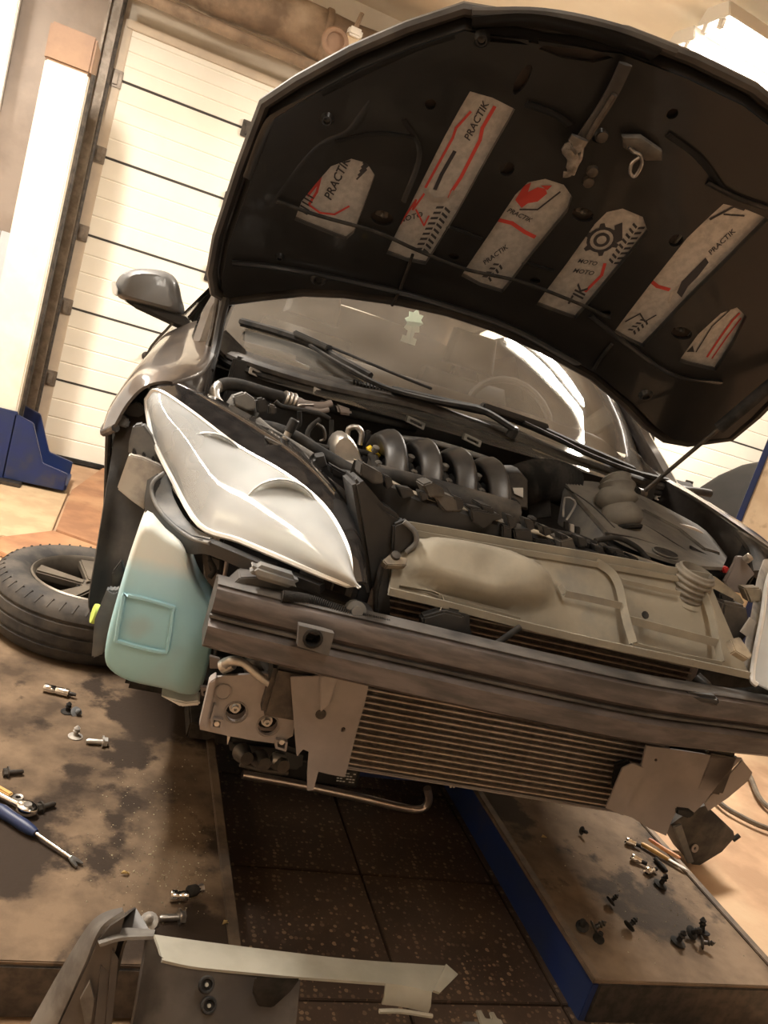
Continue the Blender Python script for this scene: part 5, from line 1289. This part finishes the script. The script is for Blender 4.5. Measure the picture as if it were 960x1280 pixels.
# left platform
p, q, a, L = dirpx((54,864), (92,873)); e = empty('socket_extension', (p.x,p.y,PZ+.012), a); tag(e, 'chrome spark plug socket lying near the wheel', 'tool')
MB().lathe([(.011,0),(.012,.002),(.012,L*.35),(.010,L*.38),(.0115,L*.41),(.0115,L*.8),(.008,L*.83)], (0,0,0), (1,0,0), 16).build('barrel', 'chrome', e)
MB().lathe([(.006,L*.8),(.006,L*.95),(.004,L*1.05)], (0,0,0), (1,0,0), 10).build('tip', 'steel_dark', e)
place('plastic_clip', clip_mb(1.0), 'rubber', 84, 890, label='black plastic clip beside the chrome spark plug socket', catg='clip', group=CL)
place('plastic_clip', clip_mb(.95,.012), 'plastic_grey', 95, 891, .5, label='grey plastic clip tilted beside a black one near the chrome socket', catg='clip', group=CL, dz=.004, tilt=(.7,.2))
place('plastic_clip', clip_mb(1.05), 'bracket_dust', 94, 921, label='grey flat-headed clip standing below the chrome socket', catg='clip', group=CL)
place('bolt', bolt_mb(1.2), 'alu', 134, 928, math.pi+.1, .009, label='silver flange bolt right of the standing grey clip', catg='bolt', group=CL)
place('bolt', bolt_mb(1.0), 'steel_dark', 4, 966, .3, .008, label='dark bolt at the left edge above the wrenches', catg='bolt', group=CL)
place('bolt', bolt_mb(1.0), 'steel_dark', 46, 1011, .6, .008, label='dark bolt beside the chrome ratchet head', catg='bolt', group=CL)
# wrench with orange-brown handle
p, q, a, L = dirpx((-30,975), (21,1004)); e = empty('wrench', (p.x,p.y,PZ+.012), a); tag(e, 'brown-handled wrench with small ring end at the left edge', 'wrench')
MB().box((L*.4,0,0), (L*.9,.014,.007)).build('handle', 'orange_handle', e, bevel=.003)
MB().lathe([(.006,-.004),(.011,-.005),(.013,0),(.011,.005),(.006,.004),(.006,-.004)], (L,0,0), (0,0,1), 16, caps=False).build('ring', 'steel', e)
# ratchet
p, q, a, L = dirpx((-10,996), (32,1017)); e = empty('ratchet', (p.x,p.y,PZ+.013), a); tag(e, 'chrome ratchet with round head at the left edge', 'ratchet')
MB().tube([(L*.1,0,0),(L*.5,0,0),(L*.85,0,0)], [.007,.006,.009], 10).build('handle', 'chrome', e)
MB().puff([(L+.022*math.cos(t)*1.15,.019*math.sin(t),-.010) for t in [2*math.pi*i/20 for i in range(20)]], (0,0,.02)).build('head', 'chrome', e)
MB().lathe([(.009,0),(.009,.012)], (L,0,0), (0,0,1), 14).build('selector', 'steel', e)
# fork-ended trim tool
p, q, a, L = dirpx((38,1045), (92,1080)); e = empty('trim_tool', (p.x,p.y,PZ+.014), a); tag(e, 'clip removal tool with blue handle and forked tip', 'tool')
MB().lathe([(.008,.012),(.011,0),(.013,-.02),(.0125,-.06),(.014,-.09),(.010,-.11)], (0,0,0), (1,0,0), 12).build('handle', 'blue_handle', e)
MB().tube([(0,0,0),(L*.92,0,-.004)], .0042, 10).build('shaft', 'chrome', e)
MB().plate([(L*.90,-.005,-.006),(L,-.009,-.008),(L*1.12,-.010,-.011),(L*1.12,-.005,-.011),(L*1.02,0,-.009),(L*1.12,.005,-.011),(L*1.12,.010,-.011),(L,.009,-.008),(L*.90,.005,-.006)], (0,0,.004)).build('fork', 'steel', e)
# sockets in front
p, q, a, L = dirpx((211,1126), (250,1126)); e = empty('socket', (p.x,p.y,PZ+.012), a); tag(e, 'chrome and black socket lying near the platform edge', 'socket')
MB().lathe([(.006,.002),(.0105,0),(.012,.003),(.012,L*.2),(.0095,L*.24),(.0095,L*.34),(.011,L*.38),(.011,L*.55)], (0,0,0), (1,0,0), 16).build('body', 'chrome', e)
MB().lathe([(.009,L*.55),(.012,L*.6),(.012,L*.85),(.007,L*.95),(.005,L*1.1)], (0,0,0), (.97,.2,.1), 14).build('black_end', 'rubber', e)
MB().lathe([(.008,L*.9),(.009,L*1.1),(.006,L*1.12)], (0,0,0), (.97,.22,.1), 6).build('bolt_head', 'steel', e)
place('bolt', bolt_mb(1.15), 'steel', 231, 1146, math.pi+.15, .009, label='silver bolt under the chrome and black socket', catg='bolt', group=CL)
place('plastic_clip', clip_mb(1.0,.02), 'bracket_dust', 186, 1152, .4, .005, label='pale clip standing behind the removed bumper part', catg='clip', group=CL, tilt=(.5,-.4))
def leaf(px, py, s, rz, label, z=PZ):
    pts = [(0,0,.002),(.3,.22,.010),(.55,.10,.004),(.8,.25,.012),(1,.05,.003),(.75,-.08,.008),(.5,-.25,.003),(.25,-.12,.009)]
    mb = MB().plate([(x*s,y*s,0) for x, y, h in pts], (0,0,.0015)); mb.v = [(x, y, z_+.004*math.sin(x*200)+.004) for x, y, z_ in mb.v]
    place('dry_leaf', mb, 'leaf', px, py, rz, label=label, catg='leaf', z=z)
leaf(277, 1158, .022, .6, 'small dry leaf near the left platform edge')
leaf(676, 1048, .024, .2, 'small yellowish leaf on the right platform near its blue side')
leaf(150, 1094, .02, .1, 'tiny dry scrap beyond the forked tool tip')
# right platform
for k, (x, y, s, tl, rz, mt, lab) in enumerate([
    (727,1038,.7,(1.2,.3),.2,'rubber','small black nut on the right platform under the condenser'),
    (763,1127,.8,(.6,.6),1.1,'rubber','black clip lying alone in the middle of the right platform'),
    (728,1158,.9,(.2,-.5),.2,'rubber','black clip at the left end of the cluster near the blue side'),
    (742,1160,1.0,(.9,.1),1.4,'steel_dark','dark clip in the middle of the cluster near the blue side'),
    (748,1174,.8,(1.3,.6),2.2,'rubber','black clip at the lower end of the cluster near the blue side'),
    (786,1158,.9,(.2,.9),.6,'rubber','black clip lying right of the cluster near the blue side'),
    (825,1106,1.1,(.1,.15),.0,'rubber','black clip standing under the red tool on the right platform'),
    (847,1178,1.1,(.1,.1),.3,'rubber','black clip standing apart left of the last group'),
    (864,1166,1.0,(.5,-.4),.9,'rubber','black clip at the left of the last group on the right platform'),
    (877,1166,1.15,(.1,.3),2.0,'rubber','tall black clip in the last group on the right platform'),
    (877,1178,.9,(1.2,.2),1.0,'steel_dark','dark clip lying in front of the last group on the right platform')]):
    place('plastic_clip', clip_mb(s, .02), mt, x, y, rz, .004 if max(map(abs, tl)) < .4 else .014, label=lab, catg='clip', group=CL, tilt=tl)
for (x, y, rz, lab) in ((788,1053,-.5,'chrome socket at the top of the tools on the right platform'), (795,1074,-.6,'chrome socket in the middle of the tools on the right platform'), (812,1088,.3,'chrome socket at the bottom of the tools on the right platform')):
    p = on(x, y, PZ+.011); e = empty('socket', (p.x, p.y, PZ+.0115), rz); tag(e, lab, 'socket', 'chrome sockets on the right platform')
    MB().lathe([(.006,.004),(.010,0),(.0112,.003),(.0112,.016),(.009,.019),(.009,.030),(.005,.030),(.005,.02)], (-.015,0,0), (1,0,0), 14).build('body', 'chrome', e)
    MB().lathe([(.006,.0),(.006,.02)], (.012,0,0), (1,0,0), 8).build('insert', 'rubber', e)
p, q, a, L = dirpx((800,1058), (858,1092)); e = empty('cutter', (p.x,p.y,PZ+.010), a); tag(e, 'wooden-handled tool with pale blade tip on the right platform', 'tool')
MB().lathe([(.004,0),(.007,.006),(.0075,L*.3),(.006,L*.6)], (0,0,0), (1,0,0), 12).build('handle', 'orange_handle', e)
MB().plate([(L*.58,-.006,0),(L*.9,-.008,0),(L*1.03,.0,0),(L*.88,.007,0),(L*.58,.006,0)], (0,0,.003)).build('blade', 'white_plastic', e, bevel=.0008)
p, q, a, L = dirpx((808,1056), (846,1080)); e = empty('pliers', (p.x,p.y,PZ+.016), a); tag(e, 'dark red handled tool lying across the wooden one', 'tool')
MB().puff([(0,-.004,0),(L*.5,-.008,0),(L,-.005,0),(L,.006,0),(L*.6,.002,0),(0,.004,0)], (0,0,.010)).build('handle', 'wood_red', e)
MB().tube([(L*.5,.0,.004),(L*1.02,.010,.002)], .004, 8).build('arm', 'wood_red', e)
p, q, a, L = dirpx((818,1076), (832,1092)); e = empty('bit_holder', (p.x,p.y,PZ+.008), a); tag(e, 'short black bit holder under the wooden-handled tool', 'tool')
MB().lathe([(.006,0),(.0075,.004),(.0075,L*.7),(.005,L)], (0,0,0), (1,0,0), 10).build('body', 'rubber', e)

# plastic bracket on the floor at the right
fy = on(872, 1086, 0).y
br = empty('plastic_bracket', (on(872,1086,0).x, fy, 0)); tag(br, 'grey plastic bracket standing on the floor right of the platform', 'bracket')
B0 = Vector(br.location)
MB().puff([on(x, y, fy, 1)-B0 for x, y in ((840,1032),(862,1016),(884,1008),(918,1040),(920,1048),(904,1066),(876,1083),(866,1082),(852,1058))], (0,.12,0), ((0,.93),(.05,1),(.9,1),(1,.95))).build('body', 'plastic_dusty', br)
MB().lathe([(.006,0),(.014,.0),(.014,.004),(.006,.004)], on(868,1060,fy-.005,1)-B0, (0,-1,.2), 16, caps=False).build('washer', 'alu_pale', br)
MB().plate([on(x, y, fy-.004, 1)-B0 for x, y in ((842,1034),(852,1030),(868,1078),(860,1080))], (0,.01,0)).build('side_rib', 'plastic_grey', br, bevel=.002)
MB().tube([on(x, y, fy+.01, 1)-B0 for x, y in ((916,1050),(924,1044))], .008, 8).build('stub', 'rubber', br)
# cables on the right floor
o = MB().tube(crv([on(x, y, .012) for x, y in ((925,950),(938,972),(948,995),(962,1010),(990,1025))], 5), .011, 8).build('floor_cable', 'cable_brown')
tag(o, 'dark cable curving over the floor at the right edge', 'cable')
o = MB().tube(crv([on(x, y, .012) for x, y in ((880,985),(905,1008),(925,1020),(950,1032),(990,1046))], 5), .011, 8).build('floor_cable', 'cable_brown')
tag(o, 'dark cable on the floor running past the plastic bracket', 'cable')

# ---- removed bumper part in front
bpz = on(300, 1200, 1.10, 1)
bu = empty('bumper_part', (.42, 1.06, 0)); tag(bu, 'removed black bumper part with grey lip in the foreground', 'bumper part')
U = Vector(bu.location)
def W(px, Y): return [on(x, y, Y, 1)-U for x, y in px]
topL = crv(W([(193,1168),(235,1174),(280,1180),(360,1190),(440,1199),(510,1204),(556,1207)], 1.15), 3)
botL = crv(W([(203,1200),(240,1208),(285,1213),(360,1220),(440,1226),(500,1231),(540,1240)], 1.085), 3)
MB().sheet([topL, [a.lerp(b,.5)+Vector((0,-.004,.004)) for a, b in zip(topL, botL)], botL], .005).build('grey_lip', 'bumper_lip', bu)
endp = on(571,1220,1.10,1)-U
MB().sheet([[topL[-1], botL[-1]], [on(571,1220,1.13,1)-U, on(548,1243,1.085,1)-U]], .005).build('lip_end', 'bumper_lip', bu)
MB().sheet([botL[14:], [p+Vector((0,-.012,-.020)) for p in botL[14:]], [p+Vector((0,-.012,-.034)) for p in botL[14:]]], .004).build('lip_underside', 'bumper_lip', bu)
MB().tube(crv(W([(474,1264),(500,1264),(540,1270)], 1.05), 3), .004, 6).build('lower_edge', 'bumper_lip', bu)
# dark inner panel going down to the floor
pt = crv(W([(186,1166),(200,1195),(240,1206),(300,1214),(376,1221)], 1.09), 4)
pm = [p+Vector((0,-.06,-.08)) for p in pt]; pb_ = [Vector((p.x, -.10, .02-U.z)) for p in pt]
MB().sheet([pt, pm, [a.lerp(b,.5)+Vector((0,-.02,0)) for a, b in zip(pm, pb_)], pb_], .005).build('inner_panel', 'bumper_in', bu, ang=60)
for x, y, r in ((258,1231,.009),(261,1257,.009)):
    c = on(x, y, 1.055, 1)-U
    MB().lathe([(r*1.5,0),(r*1.3,.006),(r,.006),(r*.8,-.004),(r*.3,-.006)], c, (0,-.75,.66), 16).build('screw_well', 'rubber', bu)
    MB().lathe([(.0035,0),(.003,.004)], c, (0,-.75,.66), 8).build('screw', 'bumper_lip', bu)
MB().plate([on(x, y, 1.053, 1)-U for x, y in ((318,1222),(374,1224),(362,1240),(340,1260),(322,1258),(314,1240))], (0,-.004,.006)).build('foam_pad', 'rubber', bu, bevel=.002)
# flared fin at the left
f1 = crv(W([(154,1139),(136,1143),(120,1152),(106,1170),(90,1196),(72,1226),(55,1256),(30,1300)], 1.12), 3)
f2 = crv(W([(156,1143),(142,1152),(130,1162),(120,1180),(112,1200),(98,1230),(84,1260),(64,1304)], 1.07), 3)
MB().sheet([f1, [a.lerp(b,.5)+Vector((0,-.012,.0)) for a, b in zip(f1, f2)], f2], .006).build('fin', 'bumper_dirty', bu)
g1 = crv(W([(150,1146),(138,1160),(126,1182),(118,1205),(108,1240),(92,1300)], 1.085), 3); g2 = crv(W([(188,1166),(176,1166),(160,1174),(152,1200),(144,1240),(138,1300)], 1.09), 3)
MB().sheet([g1, [a.lerp(b,.5)+Vector((0,.05,-.01)) for a, b in zip(g1, g2)], g2], .005).build('fin_inner', 'bumper_in', bu)
MB().sheet([crv(W([(120,1172),(150,1160),(194,1162)], 1.08), 4), crv(W([(124,1180),(152,1172),(192,1170)], 1.05), 4)], .005).build('fin_tip', 'bumper_dirty', bu)
h1 = W([(100,1250),(112,1228),(118,1250),(110,1300)], 1.05)
MB().plate(h1, (0,.006,0)).build('tear_flap', 'bumper_dirty', bu)
for k in range(2):
    MB().sheet([W([(140-k*14,1186+k*20),(148-k*10,1200+k*20)], 1.06), W([(130-k*14,1300),(138-k*10,1300)], 1.04)], .005).build('fin_rib', 'bumper_in', bu)
foot = MB().box((-.30,-.05,.01), (.10,.12,.02)).box((.02,-.10,.01), (.34,.03,.02)); foot.build('foot_edge', 'bumper_in', bu)
MB().sheet([f2[::4], [Vector((p.x, p.y-.02, .01)) for p in f2[::4]]], .005).build('fin_skirt', 'bumper_in', bu)
# pale broken clips at the bottom edge
e = empty('broken_clip', on(612, 1284, 0)); tag(e, 'pale broken plastic clip on the floor at the bottom edge', 'clip')
MB().plate([(-.03,-.02,0),(.03,-.02,0),(.03,.01,0),(.022,.012,0),(.02,.03,0),(.008,.03,0),(.006,.012,0),(-.008,.012,0),(-.01,.034,0),(-.024,.034,0),(-.026,.012,0)], (0,0,.012)).build('body', 'bumper_lip', e, bevel=.002)
MB().box((-.05,-.01,.006), (.04,.03,.012)).build('tail', 'bumper_dirty', e, bevel=.003)
# small stones and chips on the terrazzo
o = place('floor_chip', MB().plate([(0,0,0),(.02,.004,0),(.024,.014,0),(.006,.016,0)], (0,0,.006)), 'bumper_dirty', 40, 1250, .3, label='small chip of plastic on the floor at the lower left', catg='chip', z=0)
